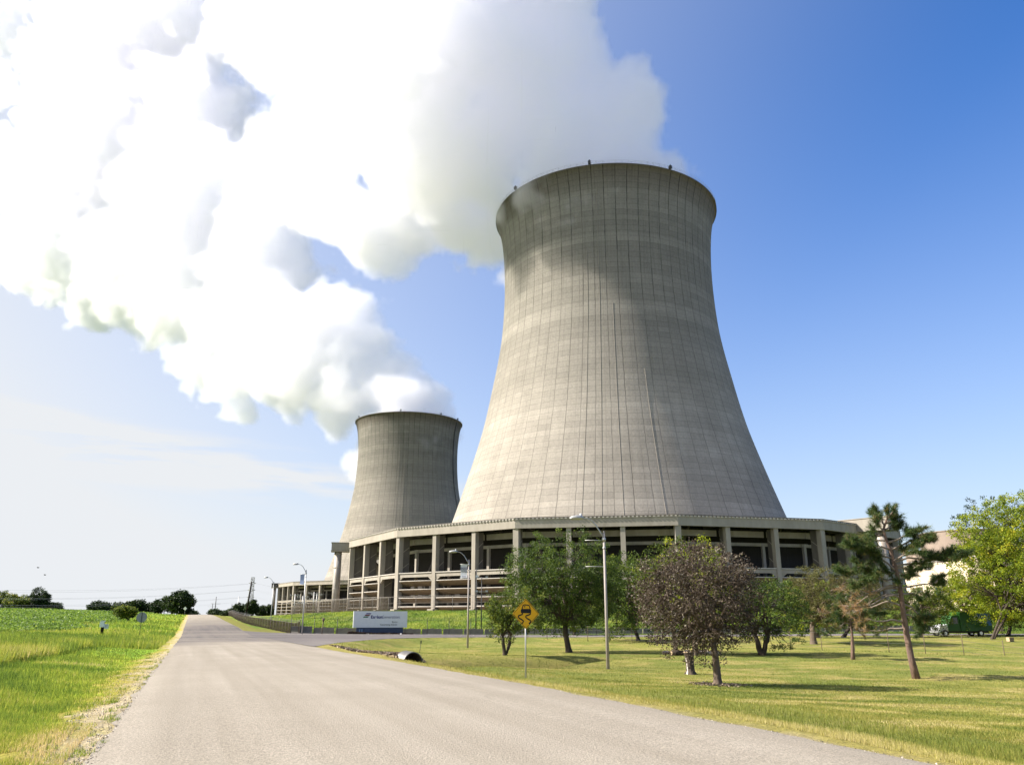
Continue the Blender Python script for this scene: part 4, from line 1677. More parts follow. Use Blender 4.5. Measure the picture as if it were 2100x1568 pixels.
# poles near the ring
for px, rt, Y, lab in ((976, 1166, 150, 'thin brown pole in front of the near tower ring, left of its floodlight neighbour'), (987, 1182, 148, 'dark pole with small floodlights in front of the near tower ring')):
    T = pole(px, rt, Y, lab, (), M_DARKST, .11)
    hh = at(px, rt, Y).z - T.location.z
    if px == 987:
        for dz in (.2, 2.6):
            mb = MB()
            mb.tube([(-1.0, 0, hh - dz), (1.0, 0, hh - dz)], .05, 5)
            for s in (-1, 1):
                mb.box((s * .9, -.1, hh - dz + .1), (.45, .35, .3))
            mb.build('floodlight_bar', M_GALV, T)
    else:
        mb = MB()
        mb.box((.1, -.2, hh - 1.4), (.5, .4, .5))
        mb.build('camera_box', M_WHITE, T)
for px, rt, Y, lab in ((640, 1213, 300, 'pale switchyard pole with insulator arms behind the screen fence'), (646, 1216, 310, 'second pale switchyard pole, right of the taller one'), (601, 1217, 315, 'pale switchyard pole furthest left behind the screen fence'), (617, 1221, 305, 'short pale switchyard pole near the middle of the screen fence')):
    pole(px, rt, Y, lab, ((.6, 4.0), (2.6, 3.2)), M_GALV, .2, 'switchyard_pole', 'pole')


# ---------------------------------------------------------------- buildings on the right
a0, a1 = base(1862, 480), base(2150, 385)
d = Vector((a1.x - a0.x, a1.y - a0.y, 0))
Lw_ = d.length
ang = math.atan2(d.y, d.x)
T = thing('turbine_building', 'long cream clad plant building with a beige upper storey behind the right hand trees', 'building', (a0.x, a0.y, 3.0), ang)
hm = at(1985, 1152, (a0.y + a1.y) / 2 + 10).z - 3.0
ht = at(1985, 1125, (a0.y + a1.y) / 2 + 10).z - 3.0
mb = MB()
mb.box((Lw_ / 2, 20, hm / 2), (Lw_, 40, hm))
mb.build('lower_wall', M_CREAM, T)
mb = MB()
mb.box((Lw_ / 2, 24, (hm + ht) / 2 + .02), (Lw_ - .2, 39, ht - hm))
mb.build('upper_storey', M_BEIGE, T)
mb = MB()
for i in range(60):
    mb.box((i * Lw_ / 59, .3, hm + .9), (.14, .14, 1.8))
for z in (.9, 1.75):
    mb.box((Lw_ / 2, .3, hm + z), (Lw_, .12, .12))
mb.build('roof_railing', M_WHITE, T)
mb = MB()
for i in range(1, 14):
    mb.box((i * Lw_ / 14, -.08, hm * .5), (.35, .15, hm * .98))
mb.box((Lw_ / 2, -.1, hm - .35), (Lw_ + .3, .22, .5))
mb.build('wall_ribs', M_CREAM, T)
for i in range(6):
    mb = MB()
    mb.box((14 + i * 20, -.16, hm * .5), (5, .2, 3.0))
    mb.build('louvre_vent', M_BOXD, T)
Yc = 470
c = base(2012, Yc)
c.z = 3.0
rr_ = 89 * mpp(2012, 1100, Yc)
ztop = at(2012, 1083, Yc - rr_).z - c.z
T = thing('containment_building', 'round beige concrete containment drum rising above the cream building', 'containment drum', c)
mb = MB()
prof = [(rr_, 0), (rr_, ztop), (rr_ - .8, ztop), (rr_ - .8, ztop - 1.2), (0.01, ztop + 1.5)]
n = 96
vs = [(r * math.cos(2 * math.pi * i / n), r * math.sin(2 * math.pi * i / n), z) for r, z in prof for i in range(n)]
mb.add(vs, [(k * n + i, k * n + (i + 1) % n, (k + 1) * n + (i + 1) % n, (k + 1) * n + i) for k in range(len(prof) - 1) for i in range(n)], 0, False)
mb.build('drum_wall', M_BEIGE, T)
mb = MB()
mb.tube([(rr_ * 1.002 * math.cos(2 * math.pi * i / n), rr_ * 1.002 * math.sin(2 * math.pi * i / n), ztop - .3) for i in range(n + 1)], .35, 5, False)
mb.build('drum_rim', M_BEIGE, T)

# ---------------------------------------------------------------- wrapped truck
p = base(1972, 121)
T = thing('box_truck', 'green and blue wrapped box truck with bright bumper parked behind the right hand trees', 'truck', p, math.radians(8))
k = mpp(1972, 1280, p.y)
Lb = 76 * k
H0, H1 = .75, 3.35
mb = MB()
x0, x1 = -14 * k, 56 * k
poly = [(x0, .75), (x1 - .15, .75), (x1, .95), (x1, 3.2), (x1 - .2, H1), (x0 + .2, H1), (x0, 3.1)]
plate(mb, poly, -1.15, 1.15)
mb.build('cargo_box', M_TGREEN, T)
mb = MB()
sw = [(x0 + 2.2, 3.25), (x0 + 3.0, 2.7), (x0 + 3.6, 2.1), (x0 + 4.4, 1.75), (x1 - .6, 1.55), (x1 - .1, 1.5), (x1 - .1, 3.1), (x1 - .3, 3.25)]
plate(mb, sw, -1.158, -1.152)
bw = mb.build('blue_wrap', M_TBLUE, T)
mb = MB()
for cxx, cz, rx in ((x1 - 2.3, 2.55, .28), (x1 - 1.6, 2.6, .25), (x1 - .9, 2.55, .27)):
    q = [(cxx + rx * math.cos(a * math.pi / 8), cz + .3 * math.sin(a * math.pi / 8)) for a in range(17)]
    stroke(mb, q, .07, -1.164, -1.159)
for zz, wq in ((2.1, 1.0), (1.95, .8)):
    plate(mb, [(x1 - 2.0, zz), (x1 - 2.0 + wq, zz), (x1 - 2.0 + wq, zz + .07), (x1 - 2.0, zz + .07)], -1.164, -1.159)
mb.build('wrap_emblem', M_WHITE, bw)
mb = MB()
xc = x0 - 1.9
plate(mb, [(xc, .75), (x0 - .02, .75), (x0 - .02, 2.9), (xc + .75, 2.85), (xc + .15, 1.75), (xc, 1.6)], -1.05, 1.05)
mb.build('cab', M_TGREEN, T)
mb = MB()
plate(mb, [(xc + .45, 1.75), (x0 - .35, 1.75), (x0 - .35, 2.6), (xc + .85, 2.6)], -1.06, -1.052)
mb.build('side_window', M_GLASS, T)
mb = MB()
xh = xc - 1.35
plate(mb, [(xh, .7), (xc - .01, .7), (xc - .01, 1.68), (xh + .35, 1.5), (xh, 1.25)], -.95, .95)
mb.build('bonnet', M_WHITE, T)
mb = MB()
mb.box((xh - .12, 0, .68), (.25, 2.1, .34))
mb.build('bumper', M_CHROME, T)
mb = MB()
mb.box((xh - .02, 0, 1.08), (.06, 1.3, .34))
mb.build('grille', M_CHROME, T)
for s in (-1, 1):
    mb = MB()
    mb.box((xh - .02, s * .8, 1.1), (.07, .24, .22))
    mb.build('headlight', M_WHITE, T)
mb = MB()
mb.box(((xh + x1) / 2, 0, .62), (x1 - xh - .6, 1.2, .26))
mb.build('chassis', M_BLACK, T)
for wx in (xh + .75, x1 - 1.9):
    for s in (-1, 1):
        mb = MB()
        mb.tube([(wx, s * 1.0 - .15, .46), (wx, s * 1.0 + .15, .46)], .46, 20)
        wh = mb.build('wheel', M_RUBBER, T)
        mb = MB()
        mb.tube([(wx, s * 1.0 - .165, .46), (wx, s * 1.0 + .165, .46)], .24, 14)
        mb.build('rim', M_CHROME, wh)

# crate on the lawn, log, stones, stump
p = gp(2072, 1315)
k = mpp(2072, 1310, p.y)
T = thing('wooden_crate', 'small square wooden crate on the grass at the right edge near the wire fence', 'crate', p, .2)
mb = MB()
mb.box((0, 0, 4.5 * k), (10 * k, 9 * k, 8 * k))
mb.build('crate_body', M_CUT, T)
for s in (-1, 1):
    mb = MB()
    for z in (1.5, 4.5, 7.5):
        mb.box((0, s * 4.7 * k, z * k), (10.8 * k, .5 * k, 1.6 * k))
    mb.build('slat_side', M_WOOD, T)
p = gp(1400, 1341)
stone_spots = []
for i in range(44):
    px = 1362 + 108 * (i / 43) + random.uniform(-3, 3)
    q = gp(px, 1341.5 - random.uniform(0, 3.5) - 1.5 * math.sin(i / 43 * 3.1))
    me_r = MB()
    import bmesh
    bm = bmesh.new()
    bmesh.ops.create_icosphere(bm, subdivisions=2, radius=1)
    sxyz = (random.uniform(.14, .3), random.uniform(.13, .22), random.uniform(.10, .17))
    ph = random.uniform(0, 9)
    for v in bm.verts:
        f = 1 + .25 * mnoise.noise(v.co * 1.3 + Vector((ph, 0, 0)))
        v.co = Vector((v.co.x * sxyz[0], v.co.y * sxyz[1], v.co.z * sxyz[2])) * f
    me = bpy.data.meshes.new('stone')
    bm.to_mesh(me)
    bm.free()
    me.materials.append(M_ROCK)
    o = bpy.data.objects.new('stone', me)
    o.location = (q.x, q.y, q.z + .08)
    o.rotation_euler = (0, 0, random.uniform(0, 6))
    link(o)
    put(o, 'pale rough stone in the low row of rocks on the lawn behind the stump', 'stone', 'row of pale stones on the lawn')
p = gp(1384, 1343)
T = thing('cut_log', 'short cut log with a pale sawn end lying left of the row of stones', 'log', p)
mb = MB()
mb.tube([(-.3, -.05, .2), (.75, .35, .2)], .2, 14)
mb.build('bark', M_BARK, T)
mb = MB()
mb.tube([(-.312, -.054, .2), (-.3, -.05, .2)], .185, 14)
mb.build('sawn_face', M_CUT, T)
p = gp(1417, 1382)
T = thing('tree_stump', 'cut tree stump with a wide flat top left of the brown tree', 'stump', p)
k = mpp(1417, 1360, p.y)
mb = MB()
n = 28
prof = [(12.5, -2), (11, 1), (9.2, 6), (8.4, 14), (8.6, 24), (9.3, 32), (10.2, 38), (11.3, 42.3)]
vs = []
for r, z in prof:
    for i in range(n):
        a = 2 * math.pi * i / n
        w_ = 1 + .10 * math.sin(a * 3 + z * .05) + .06 * math.sin(a * 7 + 1) + (.25 * max(0, math.cos(a * 2.5)) if z < 5 else 0)
        vs.append((r * k * w_ * math.cos(a) * .92 - (z * .06 * k), r * k * w_ * math.sin(a), z * k))
fs = [(q * n + i, q * n + (i + 1) % n, (q + 1) * n + (i + 1) % n, (q + 1) * n + i) for q in range(len(prof) - 1) for i in range(n)]
mb.add(vs, fs, 0, True)
for q, (fa) in enumerate(fs):
    i = q % n
    if 14 <= i <= 16 and q // n in (0, 1, 2, 3, 4):
        mb.m[q] = 1
mb.build('stump_bark', [M_BARK, plain('peeled_wood', (.5, .46, .42, 1), (.38, .34, .3, 1), 6, .9)], T)
mb = MB()
mb.add([(a[0], a[1], a[2] + .002) for a in vs[-n:]] + [(a[0] * .98, a[1] * .98, a[2] + .05) for a in vs[-n:]],
       [tuple(range(n, 2 * n))] + [(i, (i + 1) % n, n + (i + 1) % n, n + i) for i in range(n)])
mb.build('cut_top', M_CUT, T)


# ---------------------------------------------------------------- broadleaf trees
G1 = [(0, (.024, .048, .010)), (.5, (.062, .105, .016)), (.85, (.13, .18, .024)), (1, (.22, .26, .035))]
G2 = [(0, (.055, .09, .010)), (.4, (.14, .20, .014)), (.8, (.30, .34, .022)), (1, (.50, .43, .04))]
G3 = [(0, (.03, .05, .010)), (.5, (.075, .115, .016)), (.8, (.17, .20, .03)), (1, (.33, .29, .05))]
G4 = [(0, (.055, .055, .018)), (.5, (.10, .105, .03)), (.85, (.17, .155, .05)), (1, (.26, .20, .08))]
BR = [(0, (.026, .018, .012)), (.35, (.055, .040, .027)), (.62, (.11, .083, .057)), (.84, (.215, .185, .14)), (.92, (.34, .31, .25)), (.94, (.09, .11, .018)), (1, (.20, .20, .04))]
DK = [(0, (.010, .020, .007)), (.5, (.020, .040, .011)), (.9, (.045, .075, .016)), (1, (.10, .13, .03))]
LM = {}


def lmat(key, stops, trans=.35):
    if key not in LM:
        LM[key] = leafmat('leaf_' + key, stops, trans)
    return LM[key]


def crown_radius(dirs, seed, amp):
    """lumpy direction dependent radius factor"""
    r = np.ones(len(dirs))
    rg = np.random.default_rng(seed)
    for _ in range(9):
        c = rand_dirs(1, rg)[0]
        s = rg.uniform(.25, .6)
        r += amp * rg.uniform(-1, 1) * np.exp(-((1 - dirs @ c) / s) ** 2)
    return r


def tree(name, label, px, row, box, leaf, tips=260, per=42, size=.11, clump=.42, trunk=(13, 9), stems=1, bark=None, seed=1, fork=.32, lean=0.0,
         group='trees on the plant lawn', amp=.32, Y=None, depth=.95, limbs=7, cat='tree', bare=.0, flat=0.25, bias=0.0):
    p = gp(px, row) if Y is None else base(px, Y)
    Y = p.y
    rg = np.random.default_rng(seed)
    rd = random.Random(seed)
    x0, x1, yt, yb = box
    k = mpp((x0 + x1) / 2, (yt + yb) / 2, Y)
    cc = at((x0 + x1) / 2, (yt + yb) / 2, Y) - p
    rx, rz = (x1 - x0) / 2 * k, (yb - yt) / 2 * k
    ry = rx * depth
    T = thing(name, label, cat, p, 0, group)
    tips = int(tips * 1.25)
    dirs = rand_dirs(tips, rg)
    dirs[:, 2] = dirs[:, 2] * (1 - flat) + flat * .35
    dirs /= np.linalg.norm(dirs, axis=1)[:, None]
    rad = rg.uniform(.2, 1.12, tips) ** .45 * crown_radius(dirs, seed + 5, amp)
    tip = dirs * rad[:, None] * np.array([rx, ry, rz]) * 1.05 + np.array(cc)
    tip = tip[tip[:, 2] > .25]
    tr = trunk[0] * k / 2
    bark = bark or M_BARK
    mb = MB()
    nodes, nrad = [], []
    fz = max(.5, (cc.z - rz) + 2 * rz * .10)
    fz = max(fz, cc.z * fork)
    roots = []
    for s in range(stems):
        a = s * 2 * math.pi / max(stems, 1) + .6
        sp = 0 if stems == 1 else .10 * rx
        b0 = Vector((math.cos(a) * sp * .25, math.sin(a) * sp * .3, 0))
        top = Vector((cc.x * .25 + lean * k + math.cos(a) * sp * (1.2 if stems == 2 else 2.4) + rd.uniform(-.1, .1), math.sin(a) * sp * 1.5, fz))
        rs = tr if stems == 1 else tr * .62
        mid1 = b0.lerp(top, .35) + Vector((rd.uniform(-.06, .06), 0, 0))
        mid2 = b0.lerp(top, .7) + Vector((rd.uniform(-.08, .08), 0, 0))
        mb.tube([b0 - Vector((0, 0, .3)), b0 + Vector((0, 0, .04)), b0.lerp(mid1, .4), mid1, mid2, top], [rs * 1.55, rs * 1.25, rs * 1.02, rs * .92, rs * .85, rs * .78], 10)
        roots.append((top, rs * .78))
    for li in range(limbs):
        st, r0 = roots[li % len(roots)]
        a = li * 2.4 + rd.uniform(-.3, .3)
        el = rd.uniform(.35, 1.25)
        tgt = Vector(cc) + Vector((math.cos(a) * math.cos(el) * rx * .72, math.sin(a) * math.cos(el) * ry * .72, math.sin(el) * rz * .75 - rz * .15))
        pts, rs = [], []
        m = 7
        for q in range(m + 1):
            u = q / m
            b = st.lerp(tgt, u)
            b.z += math.sin(u * math.pi) * rz * .10
            b += Vector((rd.uniform(-1, 1), rd.uniform(-1, 1), rd.uniform(-1, 1))) * .05 * rx * (u > 0)
            pts.append(b)
            rs.append(max(.015, r0 * .72 * (1 - u) ** .9 + .012))
        mb.tube(pts, rs, 7, False)
        nodes += pts[1:]
        nrad += rs[1:]
    nd = np.array([tuple(q) for q in nodes])
    if len(tip):
        dd = ((tip[:, None, :] - nd[None]) ** 2).sum(2)
        near = dd.argmin(1)
        for t_, i in zip(tip, near):
            a, b = Vector(nd[i]), Vector(t_)
            m_ = a.lerp(b, .5) + Vector((rd.uniform(-1, 1), rd.uniform(-1, 1), .6)) * (b - a).length * .12
            r0 = min(nrad[i] * .6, .05)
            mb.tube([a, m_, b], [max(r0, .012), max(r0 * .6, .009), .005], 4, False)
    mb.build('trunk', bark, T)
    # leaves
    n = len(tip)
    keep = rg.uniform(0, 1, n) > bare
    tip2 = tip[keep]
    n = len(tip2)
    off = rg.normal(size=(n, per, 3))
    off /= np.linalg.norm(off, axis=2)[..., None]
    off *= (rg.uniform(0, 1, (n, per)) ** .45)[..., None] * clump * np.array([1, 1, .72]) * rg.uniform(.6, 1.3, n)[:, None, None]
    C = (tip2[:, None, :] + off).reshape(-1, 3)
    base_v = np.repeat(np.clip(rg.normal(.42 + bias, .17, n), 0, 1), per)
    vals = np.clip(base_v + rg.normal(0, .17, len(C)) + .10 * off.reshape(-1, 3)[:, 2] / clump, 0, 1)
    if isinstance(leaf, dict):
        leaf = leaf['m']
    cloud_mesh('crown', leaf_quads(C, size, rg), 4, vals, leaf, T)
    return T


L1, L2, L3, L4, LB_, LD = lmat('green', G1), lmat('yellow_green', G2, .42), lmat('mid_green', G3, .4), lmat('olive', G4, .35), lmat('russet', BR, .22), lmat('dark', DK, .25)
tree('ornamental_tree', 'brown leaved ornamental tree in the middle of the near lawn', 1472, 1403, (1322, 1550, 1114, 1334), LB_, 560, 40, .045, .34, (16, 13), 1, M_BARKL, 21, .25, 6, limbs=12, amp=.22, flat=.12)
tree('shade_tree', 'large round green tree with forking dark trunk behind the warning sign', 1167, 1337, (1040, 1268, 1116, 1296), L1, 560, 60, .085, .62, (12, 9), 1, None, 22, .25, -6, limbs=10, amp=.2)
tree('small_tree', 'small yellow green tree with twisted double trunk left of the warning sign', 1036, 1343, (978, 1092, 1212, 1312), L3, 190, 44, .075, .42, (12, 8), 2, None, 23, .3, 3, limbs=6)
tree('shade_tree', 'dark green tree right of the pale lamp post, its trunk by the wall', 1309, 1313, (1205, 1352, 1148, 1300), L1, 460, 52, .11, .7, (8, 6), 1, None, 24, .3, limbs=8, amp=.2)
tree('shade_tree', 'yellowing green tree rising behind the left side of the brown tree', 1386, 1342, (1292, 1440, 1124, 1296), L3, 420, 50, .085, .6, (10, 8), 1, None, 25, .3, limbs=8)
tree('shade_tree', 'thin green topped tree hidden behind the crown of the brown tree', 1425, 1343, (1385, 1500, 1115, 1290), L2, 160, 40, .085, .5, (11, 9), 1, M_BARKL, 26, .3)
tree('multi_stem_tree', 'green tree with several spreading thin stems right of the brown tree', 1563, 1342, (1492, 1636, 1186, 1312), L1, 340, 48, .075, .46, (17, 8), 4, None, 27, .3, limbs=8)
tree('shade_tree', 'bright yellow green tree behind the olive tree with a leaning trunk', 1679, 1307, (1610, 1730, 1188, 1290), L2, 230, 46, .12, .7, (9, 7), 1, None, 28, .3)
tree('shade_tree', 'dull olive feathery tree with a thick leaning trunk left of the pine', 1669, 1320, (1622, 1806, 1168, 1292), L4, 520, 58, .075, .55, (13, 10), 1, M_BARKL, 29, .3, -14, limbs=9, amp=.18)
tree('shade_tree', 'small olive tree just behind the pine trunk', 1730, 1306, (1722, 1830, 1215, 1296), L4, 170, 46, .09, .6, (8, 6), 1, None, 30, .3)
tree('shade_tree', 'green bushy tree right of the pine trunk with a thin pale stem', 1889, 1305, (1838, 1942, 1193, 1296), L3, 260, 48, .10, .62, (8, 6), 1, M_BARKL, 31, .25)
tree('shade_tree', 'big bright yellow green tree filling the right edge of the lawn', 2036, 1310, (1984, 2300, 1016, 1278), L2, 1150, 60, .125, .78, (8, 6), 2, None, 32, .3, 0, limbs=14, amp=.2, bias=.06)
tree('shade_tree', 'lower yellow green tree in front of the truck with a thin straight stem', 1992, 1303, (1922, 2066, 1168, 1286), L2, 420, 54, .115, .66, (9, 7), 1, M_BARKL, 33, .25)
tree('shade_tree', 'olive tree behind the big yellow green one at the right edge', 2068, 1303, (2030, 2140, 1180, 1290), L4, 190, 46, .11, .7, (8, 7), 1, None, 34, .3)
tree('shade_tree', 'dark small tree deep in the gap behind the big tree and the wall', 1178, 1302, (1120, 1230, 1215, 1296), L1, 140, 44, .13, .8, (8, 6), 1, None, 35, .3)
tree('shade_tree', 'dark evergreen top showing above the big yellow green tree', 2052, 1300, (1995, 2120, 1030, 1200), LD, 120, 46, .14, .8, (10, 8), 1, None, 36, .3, Y=150)

# background trees on the skyline --------------------------------------------------
FAR_T = 'distant trees on the skyline'
for px, Y, bx, mt, lab, sd in (
        (10, 520, (-30, 42, 1212, 1254), L3, 'pale green skyline tree cut by the left edge of the view', 41),
        (40, 500, (16, 62, 1224, 1254), L3, 'yellowish skyline tree second from the left edge', 42),
        (62, 540, (44, 82, 1222, 1254), LD, 'dark skyline tree just left of the tall rounded one', 43),
        (82, 500, (64, 100, 1212, 1256), LD, 'tall rounded dark skyline tree with sky showing through it', 44),
        (108, 510, (92, 124, 1234, 1256), LD, 'low dark skyline bush sloping down at the right end of the left clump', 45),
        (210, 480, (192, 228, 1236, 1256), LD, 'low ragged skyline tree standing alone left of the middle bushes', 46),
        (240, 500, (228, 262, 1238, 1256), LD, 'small skyline tree just left of the windblown one', 47),
        (272, 430, (254, 288, 1229, 1256), LD, 'windblown skyline tree with two pointed tufts', 48),
        (305, 440, (289, 325, 1236, 1256), LD, 'dark skyline tree right of the windblown one', 49),
        (328, 420, (312, 345, 1231, 1256), LD, 'dark skyline tree touching the biggest one', 50),
        (350, 370, (339, 362, 1222, 1254), LD, 'narrower dark tree leaning on the left of the biggest skyline tree', 51),
        (376, 352, (350, 397, 1213, 1256), LD, 'biggest rounded dark tree beside the road crest', 52),
        (390, 420, (380, 401, 1254, 1263), LD, 'low dark bush at the left edge of the road crest', 53)):
    wpx = bx[1] - bx[0]
    tree('skyline_tree', lab, px, 0, bx, mt, int(50 + wpx * 3.0), 40, .42, 1.6, (4, 3), 1, None, sd, .15, group=FAR_T, Y=Y, amp=.35)
for px, Y, bx, mt, lab, sd in (
        (443, 400, (431, 456, 1250, 1266), LD, 'dark bush at the right edge of the road crest', 61),
        (468, 330, (456, 484, 1253, 1264), LD, 'low dark bush along the top of the slatted fence', 62),
        (489, 340, (482, 497, 1241, 1262), LD, 'small conical dark tree beside the wooden pole', 63),
        (474, 350, (466, 492, 1250, 1262), LD, 'rounded dark bush left of the small conical tree', 64),
        (516, 330, (505, 528, 1234, 1262), LD, 'large conical dark evergreen below the lattice pylon', 65),
        (537, 340, (524, 548, 1243, 1262), LD, 'rounded dark tree right of the conical evergreen', 66),
        (552, 330, (547, 559, 1241, 1262), LD, 'narrow dark tree beside the end of the far tower ring', 67)):
    tree('skyline_tree', lab, px, 0, bx, mt, int(60 + (bx[1] - bx[0]) * 3.5), 40, .33, 1.1, (4, 3), 1, None, sd, .15, group=FAR_T, Y=Y, amp=.3)
tree('field_shrub', 'low dark and yellow green shrub in the field behind the round sign', 262, 0, (243, 279, 1243, 1264), L3, 130, 44, .22, .9, (4, 3), 2, None, 70, .1, Y=190, group='field bushes', cat='shrub')

# ---------------------------------------------------------------- the pine
PN = [(0, (.022, .045, .014)), (.4, (.055, .10, .024)), (.62, (.12, .145, .035)), (.78, (.22, .16, .06)), (1, (.36, .22, .11))]
LP = leafmat('pine_needles', PN, .2)


def needle_tufts(C, dirs, r, per, rg, vals, width=.011):
    """C tuft roots, dirs pointing direction; every needle is a thin triangle"""
    n = len(C)
    d = dirs[:, None, :] * .75 + rg.normal(size=(n, per, 3)) * .62
    d /= np.linalg.norm(d, axis=2)[..., None]
    ln = r * rg.uniform(.6, 1.1, (n, per))[..., None]
    st = C[:, None, :] - dirs[:, None, :] * (rg.uniform(0, 1, (n, per))[..., None] * r * 1.1)
    w_ = np.cross(d, rg.normal(size=(n, per, 3)))
    w_ /= np.linalg.norm(w_, axis=2)[..., None]
    V = np.stack([st - w_ * width, st + w_ * width, st + d * ln], 2).reshape(-1, 3)
    vv = np.clip(np.repeat(vals, per) + rg.normal(0, .08, n * per), 0, 1)
    return V, vv


def z4(x, y):
    return (1500 + x / 3.408, 980 + y / 3.408)


def pine(label, basepx, trunkpts, branches, seed, rw, tuft=.28, group='pines on the plant lawn', wmul=1.0):
    p = gp(*basepx)
    Y = p.y
    rg = np.random.default_rng(seed)
    rd = random.Random(seed)
    T = thing('pine_tree', label, 'pine tree', p, 0, group)
    k = mpp(basepx[0], 1250, Y)
    tp = [at(x, y, Y) - p for x, y in trunkpts]
    tp[0] = Vector((0, 0, -.2))
    mb = MB()
    n = len(tp)
    mb.tube(tp, [rw * k / 2 * (1.25 if i == 0 else (1 - .86 * (i / (n - 1)) ** .9)) for i in range(n)], 12)
    C, D, V0 = [], [], []
    tw = MB()
    for br in branches:
        pts, f, bare_, dens = br[0], br[1], br[2], br[3]
        a = rd.uniform(-1, 1) * f
        P3 = []
        m_ = len(pts)
        for i, (x, y) in enumerate(pts):
            q = at(x, y, Y) - p
            q.y += a * i * 1.0 / max(1, m_ - 1)
            P3.append(q)
        fine_ = []
        for a_, b_ in zip(P3[:-1], P3[1:]):
            for u in (0, .33, .66):
                fine_.append(a_.lerp(b_, u) + Vector((rd.uniform(-1, 1), rd.uniform(-1, 1), rd.uniform(-1, 1))) * .025)
        fine_.append(P3[-1])
        L = len(fine_)
        tw.tube(fine_, [max(.010, rw * k * .16 * (1 - .85 * i / (L - 1))) for i in range(L)], 6, False)
        tot = sum((b - a).length for a, b in zip(P3[:-1], P3[1:]))
        lines = [(fine_, bare_, tot)]
        for _ in range(int(tot * (1.4 if br[4] else 1.0))):
            i = int((bare_ + (1 - bare_) * rd.random() * .95) * (L - 1))
            i = min(i, L - 2)
            ax = (fine_[i + 1] - fine_[i]).normalized()
            sd = Vector((ax.x * .5 + rd.uniform(-.35, .35), rd.choice((-1, 1)) * rd.uniform(.5, 1.1), rd.uniform(-.12, .38))).normalized()
            ln = rd.uniform(.4, 1.0)
            sub = [fine_[i] + sd * ln * q / 6 + Vector((0, 0, .07 * (q / 6) ** 2)) for q in range(7)]
            tw.tube(sub, [.016 * (1 - .11 * q) for q in range(7)], 4, False)
            lines.append((sub, .25, ln))
        for fine_, bare_, tot in lines:
          L = len(fine_)
          nt_ = int(dens * tot * 1.35)
          for _ in range(nt_):
              u = bare_ + (1 - bare_) * rd.random() ** .8
              s = u * (L - 1)
              i = min(int(s), L - 2)
              q = fine_[i].lerp(fine_[i + 1], s - i)
              ax = (fine_[i + 1] - fine_[i]).normalized()
              dr = (ax * rd.uniform(.2, 1.0) + Vector((rd.uniform(-.7, .7), rd.uniform(-.9, .9), rd.uniform(-.35, .85)))).normalized()
              ln = rd.uniform(.10, .48) * (1.15 - .5 * u)
              e = q + dr * ln
              tw.tube([q, q.lerp(e, .5) + Vector((0, 0, .02)), e], [.012, .009, .006], 3, False)
              if br[4] or rd.random() < .5:
                  for j in range(2 if br[4] else 1):
                      C.append(tuple(e - dr * j * .14))
                      D.append(tuple(dr))
                      V0.append(np.clip(rd.gauss(.34 if br[4] else .8, .2), 0, 1))
        # bare twigs
        for _ in range(int(2.5 * tot)):
            i = rd.randrange(L - 1)
            q = fine_[i]
            dr = Vector((rd.uniform(-.8, .8), rd.uniform(-.8, .8), rd.uniform(-.8, .3))).normalized()
            e = q + dr * rd.uniform(.15, .55)
            tw.tube([q, q.lerp(e, .5) + Vector((0, 0, -.03)), e], [.011, .008, .005], 3, False)
    mb.build('trunk', M_BARKP, T)
    tw.build('branches', M_TWIG, T)
    V, vv = needle_tufts(np.array(C), np.array(D), tuft, 30, rg, np.array(V0), .0078 * wmul)
    cloud_mesh('needles', V, 3, vv, LP, T)
    return T


def zz4(*a):
    return [z4(x, y) for x, y in a]


